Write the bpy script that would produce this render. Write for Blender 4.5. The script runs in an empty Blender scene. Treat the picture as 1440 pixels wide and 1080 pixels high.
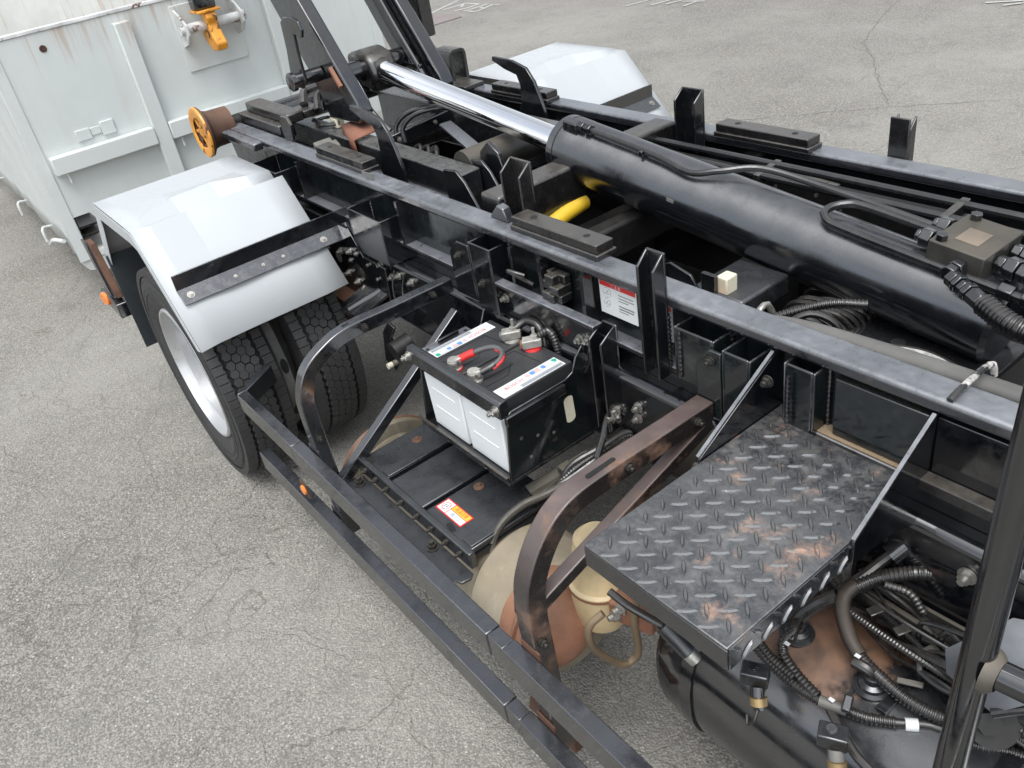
import bpy, bmesh, math, random
from mathutils import Vector, Matrix
random.seed(7)
R = math.radians
scene = bpy.context.scene
C = bpy.context.collection

# ---------------------------------------------------------------- camera
def look_matrix(yaw, pitch, roll):
    f = Vector((math.cos(yaw)*math.cos(pitch), math.sin(yaw)*math.cos(pitch), math.sin(pitch)))
    r = f.cross(Vector((0, 0, 1))).normalized(); u = r.cross(f)
    c, s = math.cos(roll), math.sin(roll)
    r2 = r*c + u*s; u2 = u*c - r*s
    return Matrix((r2, u2, -f)).transposed()
cd = bpy.data.cameras.new('camera'); cam = bpy.data.objects.new('camera', cd); C.objects.link(cam)
cam.matrix_world = Matrix.Translation((0, 0, 1.962)) @ look_matrix(R(147.736), R(-33.058), R(-10.520)).to_4x4()
cd.sensor_fit = 'HORIZONTAL'; cd.sensor_width = 36; cd.lens = 29.86
cd.clip_start = 0.05; cd.clip_end = 500
scene.camera = cam

# ---------------------------------------------------------------- sky and sun (bright overcast)
SUN_ELEV, SUN_AZ = 66, -45            # azimuth of the sun measured from +X towards +Y
world = bpy.data.worlds.new('World'); scene.world = world; world.use_nodes = True
nt = world.node_tree; nt.nodes.clear()
def N(t, kind, **kw):
    n = t.nodes.new(kind)
    for k, v in kw.items(): setattr(n, k, v)
    return n
sky = N(nt, 'ShaderNodeTexSky', sky_type='NISHITA', sun_disc=False)
sky.sun_elevation = R(SUN_ELEV); sky.sun_rotation = R(90-SUN_AZ); sky.air_density = 1.0; sky.dust_density = 3.0
bw = N(nt, 'ShaderNodeRGBToBW'); nt.links.new(sky.outputs[0], bw.inputs[0])
cl = N(nt, 'ShaderNodeMix', data_type='RGBA'); cl.blend_type = 'MULTIPLY'; cl.inputs[0].default_value = 1
nt.links.new(bw.outputs[0], cl.inputs[6]); cl.inputs[7].default_value = (1.95, 2.02, 2.10, 1)
tc = N(nt, 'ShaderNodeTexCoord'); no = N(nt, 'ShaderNodeTexNoise'); no.inputs['Scale'].default_value = 2.2; no.inputs['Detail'].default_value = 5
nt.links.new(tc.outputs['Generated'], no.inputs['Vector'])
mr = N(nt, 'ShaderNodeMapRange'); mr.inputs[1].default_value = .34; mr.inputs[2].default_value = .56; mr.inputs[3].default_value = .30; mr.inputs[4].default_value = 1.0
nt.links.new(no.outputs['Fac'], mr.inputs[0])
mx = N(nt, 'ShaderNodeMix', data_type='RGBA'); nt.links.new(mr.outputs[0], mx.inputs[0])
nt.links.new(sky.outputs[0], mx.inputs[6]); nt.links.new(cl.outputs[2], mx.inputs[7])
bg = N(nt, 'ShaderNodeBackground'); bg.inputs[1].default_value = 0.15
nt.links.new(mx.outputs[2], bg.inputs[0])
wo = N(nt, 'ShaderNodeOutputWorld'); nt.links.new(bg.outputs[0], wo.inputs[0])
sd = bpy.data.lights.new('sun', 'SUN'); sd.energy = 1.2; sd.angle = R(35); sd.color = (1, .975, .94)
so = bpy.data.objects.new('sun', sd); C.objects.link(so)
sv = Vector((math.cos(R(SUN_AZ))*math.cos(R(SUN_ELEV)), math.sin(R(SUN_AZ))*math.cos(R(SUN_ELEV)), math.sin(R(SUN_ELEV))))
so.rotation_euler = sv.to_track_quat('Z', 'Y').to_euler(); so.location = sv*20
vs = scene.view_settings; vs.view_transform = 'Standard'; vs.look = 'None'; vs.gamma = 1; vs.use_curve_mapping = False
vs.exposure = 0.36

# ---------------------------------------------------------------- materials
def srgb(r, g, b):
    f = lambda c: ((c/255+.055)/1.055)**2.4 if c > 10 else c/255/12.92
    return (f(r), f(g), f(b), 1)
def mixc(t, fac, a, b):
    m = N(t, 'ShaderNodeMix', data_type='RGBA'); 
    if hasattr(fac, 'links'): t.links.new(fac, m.inputs[0])
    else: m.inputs[0].default_value = fac
    for k, x in ((6, a), (7, b)):
        if hasattr(x, 'links'): t.links.new(x, m.inputs[k])
        else: m.inputs[k].default_value = x
    return m.outputs[2]
def ramp(t, x, lo, hi, a=0., b=1.):
    m = N(t, 'ShaderNodeMapRange'); m.interpolation_type = 'SMOOTHSTEP'
    m.inputs[1].default_value = lo; m.inputs[2].default_value = hi; m.inputs[3].default_value = a; m.inputs[4].default_value = b
    t.links.new(x, m.inputs[0]); return m.outputs[0]
def mul(t, a, b, op='MULTIPLY'):
    m = N(t, 'ShaderNodeMath', operation=op)
    for k, x in ((0, a), (1, b)):
        if hasattr(x, 'links'): t.links.new(x, m.inputs[k])
        else: m.inputs[k].default_value = x
    return m.outputs[0]
def noise(t, co, scale, detail=6, rough=.6, stretch=None):
    n = N(t, 'ShaderNodeTexNoise'); n.inputs['Scale'].default_value = scale; n.inputs['Detail'].default_value = detail; n.inputs['Roughness'].default_value = rough
    if stretch:
        m = N(t, 'ShaderNodeMapping'); m.inputs['Scale'].default_value = stretch; t.links.new(co, m.inputs[0]); co = m.outputs[0]
    t.links.new(co, n.inputs['Vector']); return n.outputs['Fac']
MATS = {}
def paint(name, base, rough=.35, dust=0., dust_sheenc=(.32, .27, .2, 1), rust=0., rustc=(.22, .075, .03, 1), scale=9, metal=0., bump=.012, spec=.6, streak=0., streakc=(.3, .26, .2, 1), wear=0., wearc=(.5, .52, .55, 1), var=.25, coat=0., mott=.72, ior=1.5, rsoft=.07, edge=0., patch=None, rim=None):
    m = bpy.data.materials.new(name); m.use_nodes = True; t = m.node_tree; b = t.nodes['Principled BSDF']
    co = N(t, 'ShaderNodeTexCoord').outputs['Object']
    n1 = noise(t, co, scale*.6); n2 = noise(t, co, scale*4, 8, .7); n3 = noise(t, co, scale*22, 3)
    if len(base) == 3: base = (*base, 1)
    dark = tuple(c*(1-var) for c in base[:3])+(1,); lite = tuple(min(1, c*(1+var)) for c in base[:3])+(1,)
    col = mixc(t, ramp(t, n1, .3, .7), dark, lite)
    ro = ramp(t, n2, .3, .75, max(.03, rough-.08), rough+.14)
    if dust:
        g = N(t, 'ShaderNodeNewGeometry'); s = N(t, 'ShaderNodeSeparateXYZ'); t.links.new(g.outputs['Normal'], s.inputs[0])
        up = ramp(t, s.outputs[2], .05, .97, .05, 1)  # upward faces lightened: settled dust, and sky sheen painted into the black parts
        d = mul(t, mul(t, up, ramp(t, n2, .25, .8, mott, 1.)), dust)
        d2 = mul(t, d, ramp(t, n1, .25, .7, .5, 1.)); col = mixc(t, d2, col, dust_sheenc)
        ro = mul(t, ro, mul(t, d2, .5), 'ADD')
    if streak:
        n4 = noise(t, co, scale, 5, .6, (3, 3, .22)); sm = mul(t, ramp(t, n4, .52, .75), streak); col = mixc(t, sm, col, streakc)
    if rust:
        nr = noise(t, co, scale*1.3, 9, .68); lo = .72-rust*.5
        rm = ramp(t, nr, lo, lo+rsoft)
        rc = mixc(t, ramp(t, n2, .35, .7), rustc, tuple(min(1, c*2.0+.02) for c in rustc[:3])+(1,))
        col = mixc(t, rm, col, rc); ro = mixc(t, rm, ro, (.85, .85, .85, 1))
    if rim:
        z0, z1, rcol = rim; sz = N(t, 'ShaderNodeSeparateXYZ'); t.links.new(co, sz.inputs[0])
        rn = noise(t, co, 1., 7, .7, (26, 26, 1.1)); rz = ramp(t, sz.outputs[2], z0, z1)
        rmk = mul(t, ramp(t, mul(t, rn, mul(t, rz, .30), 'ADD'), .76, .97), .5); col = mixc(t, rmk, col, rcol)
    if patch:
        (pc, pr, pcol) = patch
        vd = N(t, 'ShaderNodeVectorMath', operation='DISTANCE'); t.links.new(co, vd.inputs[0]); vd.inputs[1].default_value = pc
        pd = mul(t, vd.outputs['Value'], mul(t, mul(t, noise(t, co, 14, 6, .65), -.5, 'ADD'), pr*1.6), 'ADD')
        pm = mul(t, ramp(t, pd, pr*.75, pr*1.05, 1, 0), ramp(t, n2, .3, .6, .55, 1.)); pc2 = mixc(t, ramp(t, noise(t, co, 9, 5), .4, .62), pcol, tuple(c*.45 for c in pcol[:3])+(1,))
        col = mixc(t, pm, col, pc2); ro = mixc(t, pm, ro, (.6, .6, .6, 1))
    if edge:
        bv = N(t, 'ShaderNodeBevel'); bv.samples = 4; bv.inputs['Radius'].default_value = .0035
        ge = N(t, 'ShaderNodeNewGeometry'); dt = N(t, 'ShaderNodeVectorMath', operation='DOT_PRODUCT'); t.links.new(bv.outputs[0], dt.inputs[0]); t.links.new(ge.outputs['Normal'], dt.inputs[1])
        em = mul(t, mul(t, ramp(t, dt.outputs['Value'], .80, .985, 1, 0), ramp(t, noise(t, co, 28, 6, .7), .48, .60)), edge); col = mixc(t, em, col, wearc)
    if wear:
        nw = noise(t, co, scale*9, 6, .7); wm = ramp(t, nw, .74-wear*.2, .78-wear*.2); col = mixc(t, wm, col, wearc)
    t.links.new(col, b.inputs['Base Color'])
    t.links.new(ro, b.inputs['Roughness'])
    b.inputs['Metallic'].default_value = metal; b.inputs['Specular IOR Level'].default_value = spec; b.inputs['IOR'].default_value = ior
    if coat: b.inputs['Coat Weight'].default_value = coat; b.inputs['Coat Roughness'].default_value = .1
    if bump:
        bp = N(t, 'ShaderNodeBump'); bp.inputs['Strength'].default_value = bump; bp.inputs['Distance'].default_value = .004
        t.links.new(mul(t, n2, n3, 'ADD'), bp.inputs['Height']); t.links.new(bp.outputs[0], b.inputs['Normal'])
    MATS[name] = m; return m
BLK = paint('black_paint', (.006, .0065, .008), .13, dust=.10, dust_sheenc=(.12, .12, .12, 1), wear=.05, spec=.7, ior=1.75, bump=.003, edge=.5, wearc=(.22, .22, .22, 1))
BLKC = paint('black_clean', (.004, .0045, .006), .10, dust=.05, dust_sheenc=(.12, .12, .12, 1), wear=.02, spec=.7, ior=1.75, bump=0)
RAIL = paint('rail_black', (.016, .018, .022), .14, dust=.85, dust_sheenc=(.22, .23, .25, 1), wear=.06, spec=.8, ior=1.9, bump=.0, var=.15, mott=.55, edge=.6, wearc=(.36, .36, .37, 1))  # blue-grey tops: sky reflection put into the colour together with dust
DUSTY = paint('dusty_black', (.008, .008, .009), .22, dust=.6, dust_sheenc=(.15, .132, .105, 1), rust=.08, wear=.06, spec=.7, ior=1.65, bump=.003, mott=.4, edge=.4, wearc=(.25, .22, .18, 1))
DARK = paint('grimy_black', (.006, .006, .006), .5, dust=.12, dust_sheenc=(.08, .066, .05, 1))
STREAKY = paint('weathered_black', (.006, .009, .010), .15, dust=.15, dust_sheenc=(.14, .13, .11, 1), streak=.5, streakc=(.022, .028, .028, 1), rust=.12, rustc=(.16, .085, .045, 1), rsoft=.14, wear=.1, scale=7, spec=.7, ior=1.7, bump=.003, edge=.5, wearc=(.2, .2, .19, 1))
STEP = paint('step_paint', (.011, .014, .019), .17, dust=.6, dust_sheenc=(.20, .19, .175, 1), rust=.35, rustc=(.23, .12, .07, 1), rsoft=.2, scale=9, wear=.42, wearc=(.36, .29, .22, 1), bump=.010, spec=.8, ior=1.9, mott=.05, edge=.6)
LUG = paint('step_lug', (.022, .027, .035), .15, dust=.2, dust_sheenc=(.36, .31, .24, 1), rust=.25, rustc=(.27, .135, .075, 1), rsoft=.13, scale=9, wear=.35, wearc=(.5, .43, .34, 1), bump=.0, spec=.9, ior=1.95)
ARMR = paint('rusty_guard', (.016, .014, .014), .22, dust=.7, dust_sheenc=(.22, .15, .13, 1), rust=.37, rustc=(.095, .045, .022, 1), rsoft=.18, scale=5, wear=.08, spec=.7, ior=1.7, bump=.004, edge=.5, wearc=(.34, .22, .15, 1))
GUARD = paint('guard_black', (.006, .007, .009), .12, dust=.3, dust_sheenc=(.11, .118, .13, 1), wear=.24, rust=.02, rsoft=.1, spec=.8, ior=1.85, bump=.002, edge=.9, wearc=(.34, .34, .34, 1))
WHITE = paint('fender_white', (.455, .475, .485), .40, dust=.0, var=.015, bump=.0, wear=.0, spec=.5, streak=.10, streakc=(.44, .42, .38, 1), edge=.35, wearc=(.3, .22, .16, 1))
CONT = paint('container_white', (.57, .60, .585), .4, var=.03, streak=.16, streakc=(.50, .43, .32, 1), rust=.028, rustc=(.12, .05, .03, 1), scale=6, bump=.008, edge=.8, wear=.07, wearc=(.22, .11, .05, 1), rim=(1.0, 1.47, (.36, .19, .08, 1)))
CONTIN = paint('container_inside', (.60, .60, .57), .6, var=.06, streak=.5, streakc=(.36, .22, .13, 1), rust=.12, rustc=(.1, .05, .03, 1), scale=9)
RUSTY = paint('rust', (.085, .038, .022), .8, dust=.3, dust_sheenc=(.2, .12, .07, 1), scale=12, var=.5, bump=.15)
RUSTP = paint('rust_brown_paint', (.20, .085, .05), .5, dust=.3, dust_sheenc=(.3, .18, .11, 1), rust=.12, rustc=(.06, .03, .02, 1), scale=8)
SALMON = paint('faded_salmon_rust', (.28, .13, .08), .48, dust=.6, dust_sheenc=(.42, .25, .15, 1), rust=.2, rsoft=.2, rustc=(.13, .06, .035, 1), scale=9, var=.4, mott=.3)
DRUM = paint('roller_brown', (.085, .042, .026), .55, dust=.3, dust_sheenc=(.2, .12, .07, 1), scale=10, var=.4)
CHIPPED = paint('chipped_white_rust', (.62, .63, .62), .5, rust=.33, rustc=(.09, .035, .02, 1), scale=12)
ORANGE = paint('yellow_orange_paint', (.72, .30, .025), .32, rust=.33, rustc=(.05, .018, .01, 1), scale=14, dust=.2)
CHROME = paint('chrome', (.95, .96, .98), .07, metal=1., var=.01, bump=0)
CYL = paint('cylinder_black', (.005, .006, .008), .17, dust=.34, dust_sheenc=(.10, .105, .115, 1), scale=3, wear=.0, bump=.0, spec=.8, ior=1.85, var=.1)  # grey upper side is painted sky reflection, lower side left dark
STEEL = paint('zinc_steel', (.45, .44, .41), .35, metal=.9, rust=.08, scale=40, dust=.2)
DBOLT = paint('dark_bolt', (.05, .05, .05), .3, metal=.6, rust=.1, scale=40, dust=.3)
LEAD = paint('oxidised_lead', (.42, .41, .38), .45, metal=.6, rust=.14, rustc=(.28, .16, .07, 1), scale=60, dust=.5, dust_sheenc=(.5, .48, .42, 1))
RIM = paint('rim_silver', (.56, .57, .58), .34, metal=.7, dust=.2, dust_sheenc=(.35, .33, .3, 1), var=.08, rust=.02)
RUB = paint('tyre_rubber', (.026, .026, .027), .6, dust=.45, dust_sheenc=(.10, .097, .09, 1), var=.2, bump=.06, scale=14)
GROOVE = paint('tyre_groove', (.008, .008, .008), .8, var=.2)
HOSE = paint('hose_black', (.008, .008, .009), .24, dust=.3, dust_sheenc=(.13, .11, .09, 1), scale=14, spec=.7, ior=1.6)
PIPE = paint('pipe_black', (.006, .007, .008), .27, dust=.2, dust_sheenc=(.15, .14, .13, 1), wear=.04, spec=.6, ior=1.6, bump=0)
BATW = paint('battery_white', (.76, .79, .80), .34, var=.02, bump=.0, dust=.12, dust_sheenc=(.5, .46, .38, 1))
BATK = paint('battery_lid_black', (.028, .029, .031), .42, var=.1, dust=.2, dust_sheenc=(.12, .115, .11, 1), bump=.02)
PLASK = paint('cover_plastic', (.009, .010, .012), .2, var=.12, dust=.32, dust_sheenc=(.10, .105, .11, 1), scale=6, spec=.7, ior=1.7, bump=.002, edge=.3, wearc=(.2, .2, .2, 1))
LABW = paint('label_white', (.72, .74, .74), .4, var=.01, bump=0)
LABG = paint('label_grey', (.42, .44, .47), .4, var=.05, bump=0)
LABX = paint('label_ink', (.12, .13, .14), .5, var=.05, bump=0)
RED = paint('red', (.62, .03, .03), .4, var=.1, bump=0)
BLUE = paint('blue', (.12, .28, .6), .4, var=.1, bump=0)
GREEN = paint('green', (.03, .42, .28), .4, var=.1, bump=0)
PINK = paint('pink', (.75, .45, .42), .4, var=.05, bump=0)
YEL = paint('yellow', (.80, .52, .03), .36, var=.06, dust=.2, bump=0)
AMBER = paint('amber', (.80, .24, .05), .25, var=.1, bump=0)
CREAM = paint('cream_plastic', (.66, .62, .48), .4, var=.06, bump=0)
BEIGE = paint('aluminised_beige', (.27, .235, .175), .38, metal=.15, dust=.6, dust_sheenc=(.33, .255, .165, 1), rust=.18, rsoft=.3, rustc=(.17, .10, .055, 1), scale=6, streak=.6, streakc=(.50, .46, .39, 1), var=.35, mott=.3)
TANK = paint('tank_black', (.006, .007, .009), .12, dust=.35, dust_sheenc=(.15, .15, .155, 1), scale=3, wear=.13, wearc=(.7, .7, .7, 1), bump=.0, spec=.8, ior=1.85, patch=((-.33, .0, .222), .14, (.24, .12, .062, 1)))
TANKR = paint('tank_top_rust', (.035, .028, .02), .45, dust=1., dust_sheenc=(.26, .16, .08, 1), rust=.28, rustc=(.15, .06, .035, 1), scale=5)
GREY = paint('grey_plastic', (.13, .13, .125), .45, dust=.3, scale=10)
GREYP = paint('pale_grey_plate', (.26, .275, .30), .4, dust=.2)
TILT = paint('tilt_beam_black', (.008, .010, .012), .16, dust=.8, dust_sheenc=(.17, .165, .15, 1), wear=.06, spec=.75, ior=1.75, bump=0, mott=.35, edge=.5, wearc=(.25, .24, .22, 1))
OLIVE = paint('dusty_olive', (.026, .025, .022), .42, dust=.6, dust_sheenc=(.13, .11, .08, 1), scale=8, spec=.7)
LEATH = paint('rust_rubber_flap', (.20, .075, .045), .7, dust=.3, dust_sheenc=(.3, .17, .11, 1), scale=10)
ROADW = paint('road_paint', (.42, .415, .39), .7, var=.1, rust=.0, bump=.1, wear=.75, wearc=(.25, .24, .215, 1), scale=6)
PLATE = paint('steel_plate', (.17, .145, .15), .6, var=.15, dust=.3, scale=3)
def asphalt():
    m = bpy.data.materials.new('asphalt'); m.use_nodes = True; t = m.node_tree; b = t.nodes['Principled BSDF']
    co = N(t, 'ShaderNodeTexCoord').outputs['Object']
    v = N(t, 'ShaderNodeTexVoronoi'); v.inputs['Scale'].default_value = 150; t.links.new(co, v.inputs['Vector'])
    v2 = N(t, 'ShaderNodeTexVoronoi'); v2.inputs['Scale'].default_value = 260; t.links.new(co, v2.inputs['Vector'])
    sep = N(t, 'ShaderNodeSeparateColor'); t.links.new(v.outputs['Color'], sep.inputs[0])
    sep2 = N(t, 'ShaderNodeSeparateColor'); t.links.new(v2.outputs['Color'], sep2.inputs[0])
    stone = mixc(t, ramp(t, sep.outputs[0], .1, .95), (.155, .146, .129, 1), (.305, .288, .255, 1))
    stone = mixc(t, mul(t, ramp(t, sep2.outputs[1], .2, 1.), .5), stone, (.31, .298, .27, 1))
    stone = mixc(t, ramp(t, sep2.outputs[0], .975, .985), stone, (.50, .485, .44, 1)); stone = mixc(t, ramp(t, sep.outputs[1], .988, .994), stone, (.48, .465, .42, 1))
    gap = ramp(t, v.outputs['Distance'], .42, .8); col = mixc(t, ramp(t, sep2.outputs[2], .95, .97), stone, (.07, .07, .07, 1)); col = mixc(t, mul(t, gap, .7), col, (.10, .096, .088, 1))
    big = noise(t, co, .55, 6, .6); col = mixc(t, mul(t, ramp(t, big, .35, .7), .45), col, (.36, .347, .315, 1))
    med = noise(t, co, 4, 6, .65); col = mixc(t, mul(t, ramp(t, med, .5, .75), .45), col, (.15, .144, .132, 1))
    # cracks
    dn = N(t, 'ShaderNodeTexNoise'); dn.inputs['Scale'].default_value = 3.2; dn.inputs['Detail'].default_value = 7; t.links.new(co, dn.inputs['Vector'])
    mxv = N(t, 'ShaderNodeMix', data_type='RGBA'); mxv.blend_type = 'ADD'; mxv.inputs[0].default_value = .22; t.links.new(co, mxv.inputs[6]); t.links.new(dn.outputs['Color'], mxv.inputs[7])
    cr = None
    for sc, wd in ((2.6, .0030), (1.1, .0018), (.6, .0009)):
        vc = N(t, 'ShaderNodeTexVoronoi'); vc.feature = 'DISTANCE_TO_EDGE'; vc.inputs['Scale'].default_value = sc; t.links.new(mxv.outputs[2], vc.inputs['Vector'])
        k = ramp(t, vc.outputs['Distance'], wd*.4, wd*1.3, 1, 0); cr = k if cr is None else mul(t, cr, k, 'MAXIMUM')
    cm = noise(t, co, .8, 3); cr = mul(t, cr, ramp(t, cm, .36, .5)); cr = mul(t, cr, ramp(t, noise(t, co, 60, 4), .3, .5))
    col = mixc(t, mul(t, cr, .45), col, (.10, .083, .065, 1))
    t.links.new(col, b.inputs['Base Color']); b.inputs['Roughness'].default_value = .85; b.inputs['Specular IOR Level'].default_value = .3
    h = mul(t, mul(t, v.outputs['Distance'], -1.), mul(t, cr, -1.), 'ADD')
    bp = N(t, 'ShaderNodeBump'); bp.inputs['Strength'].default_value = .55; bp.inputs['Distance'].default_value = .006
    t.links.new(h, bp.inputs['Height']); t.links.new(bp.outputs[0], b.inputs['Normal'])
    MATS['asphalt'] = m; return m
ASPH = asphalt()

# ---------------------------------------------------------------- mesh helpers
ORIG = {}
def V(*a): return Vector(a if len(a) == 3 else a[0])
class MB:
    def __init__(s): s.v = []; s.f = []
    def add(s, vs, fs):
        o = len(s.v); s.v += [tuple(p) for p in vs]; s.f += [tuple(i+o for i in f) for f in fs]; return s
    def box(s, x0, x1, y0, y1, z0, z1):
        vs = [(x, y, z) for x in (x0, x1) for y in (y0, y1) for z in (z0, z1)]
        return s.add(vs, [(0, 1, 3, 2), (4, 6, 7, 5), (0, 4, 5, 1), (2, 3, 7, 6), (0, 2, 6, 4), (1, 5, 7, 3)])
    def bar(s, a, b, w, h, up=(0, 0, 1)):
        """box from a to b; w across (perpendicular to up), h along up"""
        a, b = V(a), V(b); d = (b-a).normalized(); sd_ = d.cross(V(up)).normalized(); u = sd_.cross(d)
        vs = [p + sd_*w/2*i + u*h/2*j for p in (a, b) for i in (-1, 1) for j in (-1, 1)]
        return s.add(vs, [(0, 1, 3, 2), (4, 6, 7, 5), (0, 4, 5, 1), (2, 3, 7, 6), (0, 2, 6, 4), (1, 5, 7, 3)])
    def prism(s, pts, axis, a0, a1):
        """polygon pts (2-D, in the plane normal to axis) extruded from a0 to a1"""
        def P(p, a): return {'X': (a, p[0], p[1]), 'Y': (p[0], a, p[1]), 'Z': (p[0], p[1], a)}[axis]
        n = len(pts); vs = [P(p, a0) for p in pts]+[P(p, a1) for p in pts]
        return s.add(vs, [tuple(range(n)), tuple(reversed(range(n, 2*n)))]+[(i, i+n, (i+1) % n+n, (i+1) % n) for i in range(n)])
    def ring(s, rings, close=False, caps=True):
        n = len(rings[0]); vs = [p for r in rings for p in r]; m = len(rings); fs = []
        for i in range(m if close else m-1):
            for j in range(n):
                a = i*n+j; b_ = i*n+(j+1) % n; c_ = ((i+1) % m)*n+(j+1) % n; d_ = ((i+1) % m)*n+j
                fs.append((a, b_, c_, d_))
        if caps and not close: fs += [tuple(reversed(range(n))), tuple(range((m-1)*n, m*n))]
        return s.add(vs, fs)
    def tube(s, pts, r, n=10, smooth=True, step=.012, corr=0., pitch=.008, flat=None):
        pts = [V(p) for p in pts]
        if smooth and len(pts) > 2:
            ex = [pts[0]*2-pts[1]]+pts+[pts[-1]*2-pts[-2]]; out = []
            for i in range(1, len(ex)-2):
                p0, p1, p2, p3 = ex[i-1:i+3]; k = max(2, int((p2-p1).length/step))
                for j in range(k):
                    t = j/k; out.append(.5*((2*p1)+(p2-p0)*t+(2*p0-5*p1+4*p2-p3)*t*t+(3*p1-p0-3*p2+p3)*t**3))
            out.append(pts[-1]); pts = out
        if corr:
            L = [0]
            for a, b in zip(pts, pts[1:]): L.append(L[-1]+(b-a).length)
            tot = L[-1]; k = max(8, int(tot/pitch*4)); out = []; i = 0
            for j in range(k+1):
                d = tot*j/k
                while i < len(L)-2 and L[i+1] < d: i += 1
                out.append(pts[i].lerp(pts[i+1], (d-L[i])/max(1e-6, L[i+1]-L[i])))
            pts = out
        rings = []; prev = None
        for i, p in enumerate(pts):
            d = (pts[min(i+1, len(pts)-1)]-pts[max(i-1, 0)]).normalized()
            if prev is None: prev = d.orthogonal().normalized()
            prev = (prev-d*prev.dot(d)).normalized(); q = d.cross(prev)
            rr = r*(1+corr*(1 if (i//2) % 2 else -1)) if corr else r
            rings.append([p+(prev*math.cos(2*math.pi*k/n)+q*math.sin(2*math.pi*k/n))*rr for k in range(n)])
        return s.ring(rings)
    def cyl(s, a, b, r, n=24, r2=None): 
        a, b = V(a), V(b); d = (b-a).normalized(); p = d.orthogonal().normalized(); q = d.cross(p); r2 = r if r2 is None else r2
        return s.ring([[c+(p*math.cos(2*math.pi*k/n)+q*math.sin(2*math.pi*k/n))*rr for k in range(n)] for c, rr in ((a, r), (b, r2))])
    def lathe(s, o, axis, prof, n=48, caps=True):
        """prof: list of (distance along axis, radius)"""
        o, d = V(o), V(axis).normalized(); p = d.orthogonal().normalized(); q = d.cross(p)
        return s.ring([[o+d*t+(p*math.cos(2*math.pi*k/n)+q*math.sin(2*math.pi*k/n))*max(rr, 1e-4) for k in range(n)] for t, rr in prof], caps=caps)
    def build(s, name, mat, parent=None, bevel=0., seg=2, smooth=True, angle=35, **props):
        off = ORIG.get(parent.name, V(0, 0, 0)) if parent else V(0, 0, 0)
        me = bpy.data.meshes.new(name); me.from_pydata([V(p)-off for p in s.v], [], s.f); me.update()
        bm = bmesh.new(); bm.from_mesh(me); bmesh.ops.recalc_face_normals(bm, faces=bm.faces); bm.to_mesh(me); bm.free()
        me.materials.append(mat)
        if smooth:
            me.polygons.foreach_set('use_smooth', [True]*len(me.polygons)); me.set_sharp_from_angle(angle=R(angle))
        o = bpy.data.objects.new(name, me); C.objects.link(o)
        if parent: o.parent = parent; ORIG[o.name] = off
        if bevel:
            b = o.modifiers.new('bevel', 'BEVEL'); b.width = bevel; b.segments = seg; b.limit_method = 'ANGLE'; b.angle_limit = R(40)
        for k, v in props.items(): o[k] = v
        return o
def box(*a): return MB().box(*a)
def empty(name, loc, parent=None, **props):
    o = bpy.data.objects.new(name, None); C.objects.link(o); o.empty_display_size = .1
    if parent: o.parent = parent; o.location = V(loc)-ORIG[parent.name]
    else: o.location = loc
    ORIG[o.name] = V(loc)
    for k, v in props.items(): o[k] = v
    return o
def child_copy(src, parent, loc, rot=None, off=None):
    o = src.copy(); C.objects.link(o); o.parent = parent; o.location = V(loc)-(off if off is not None else ORIG[parent.name])
    if rot is not None: o.rotation_euler = rot
    return o
YC = 1.595
def mir(y): return 2*YC-y

# ================================================================= SETTING
MB().add([(-70, -60, 0), (60, -60, 0), (60, 70, 0), (-70, 70, 0)], [(0, 1, 2, 3)]).build('asphalt_ground', ASPH, kind='structure')
def ribbon(pts, w, z=.004):
    m = MB(); pts = [V(x, y, z) for x, y in pts]; L = []
    for i, p in enumerate(pts):
        d = (pts[min(i+1, len(pts)-1)]-pts[max(i-1, 0)]).normalized(); s = V(-d.y, d.x, 0)*w/2; L += [p+s, p-s]
    return m.add(L, [(2*i, 2*i+1, 2*i+3, 2*i+2) for i in range(len(pts)-1)])
strokes = [[(-10.72, 6.08), (-10.63, 6.15), (-10.43, 6.24), (-10.66, 6.69), (-10.87, 7.14)], [(-10.54, 6.66), (-10.52, 6.82), (-10.53, 7.02)],
 [(-10.37, 6.84), (-10.55, 7.04), (-10.23, 7.04)], [(-10.25, 6.65), (-10.19, 6.83), (-10.22, 7.04)], [(-10.05, 6.66), (-10.05, 6.85), (-10.06, 7.07)],
 [(-9.98, 6.69), (-9.80, 6.67), (-9.85, 6.86), (-9.98, 6.89)], [(-9.83, 6.81), (-9.93, 7.06), (-9.80, 7.07)],
 [(-7.71, 7.34), (-7.62, 7.75)], [(-7.40, 7.43), (-7.33, 7.80)], [(-7.24, 7.50), (-7.17, 7.75)], [(-7.13, 7.66), (-6.85, 7.71)], [(-6.94, 7.47), (-6.94, 7.72)],
 [(-3.97, 8.09), (-3.70, 8.21)], [(-3.78, 8.02), (-3.66, 8.14)]]
for k, s in enumerate(strokes):
    ribbon(s, .05 if k < 7 else .04, .004+.0003*k).build('road_marking', ROADW, kind='structure')
rc = random.Random(3)
def crack(pts, w=.007):
    out = []
    for (a, b), (c, d) in zip(pts, pts[1:]):
        n = max(3, int(math.hypot(c-a, d-b)/.05))
        out += [(a+(c-a)*k/n+rc.uniform(-.012, .012), b+(d-b)*k/n+rc.uniform(-.012, .012)) for k in range(n)]
    return ribbon(out, w, .003).build('pavement_crack', CRACK, kind='structure')
CRACK = paint('crack_dark', (.15, .138, .12), .9, var=.4, scale=20)
crack([(-5.49, 3.77), (-4.9, 4.02), (-4.45, 4.29), (-3.75, 4.82), (-3.15, 5.33), (-2.51, 5.78)], .004)
crack([(-4.9, 8.4), (-4.55, 7.4), (-4.25, 6.7), (-3.9, 6.3), (-3.45, 5.7), (-3.16, 5.34)], .005)
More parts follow.
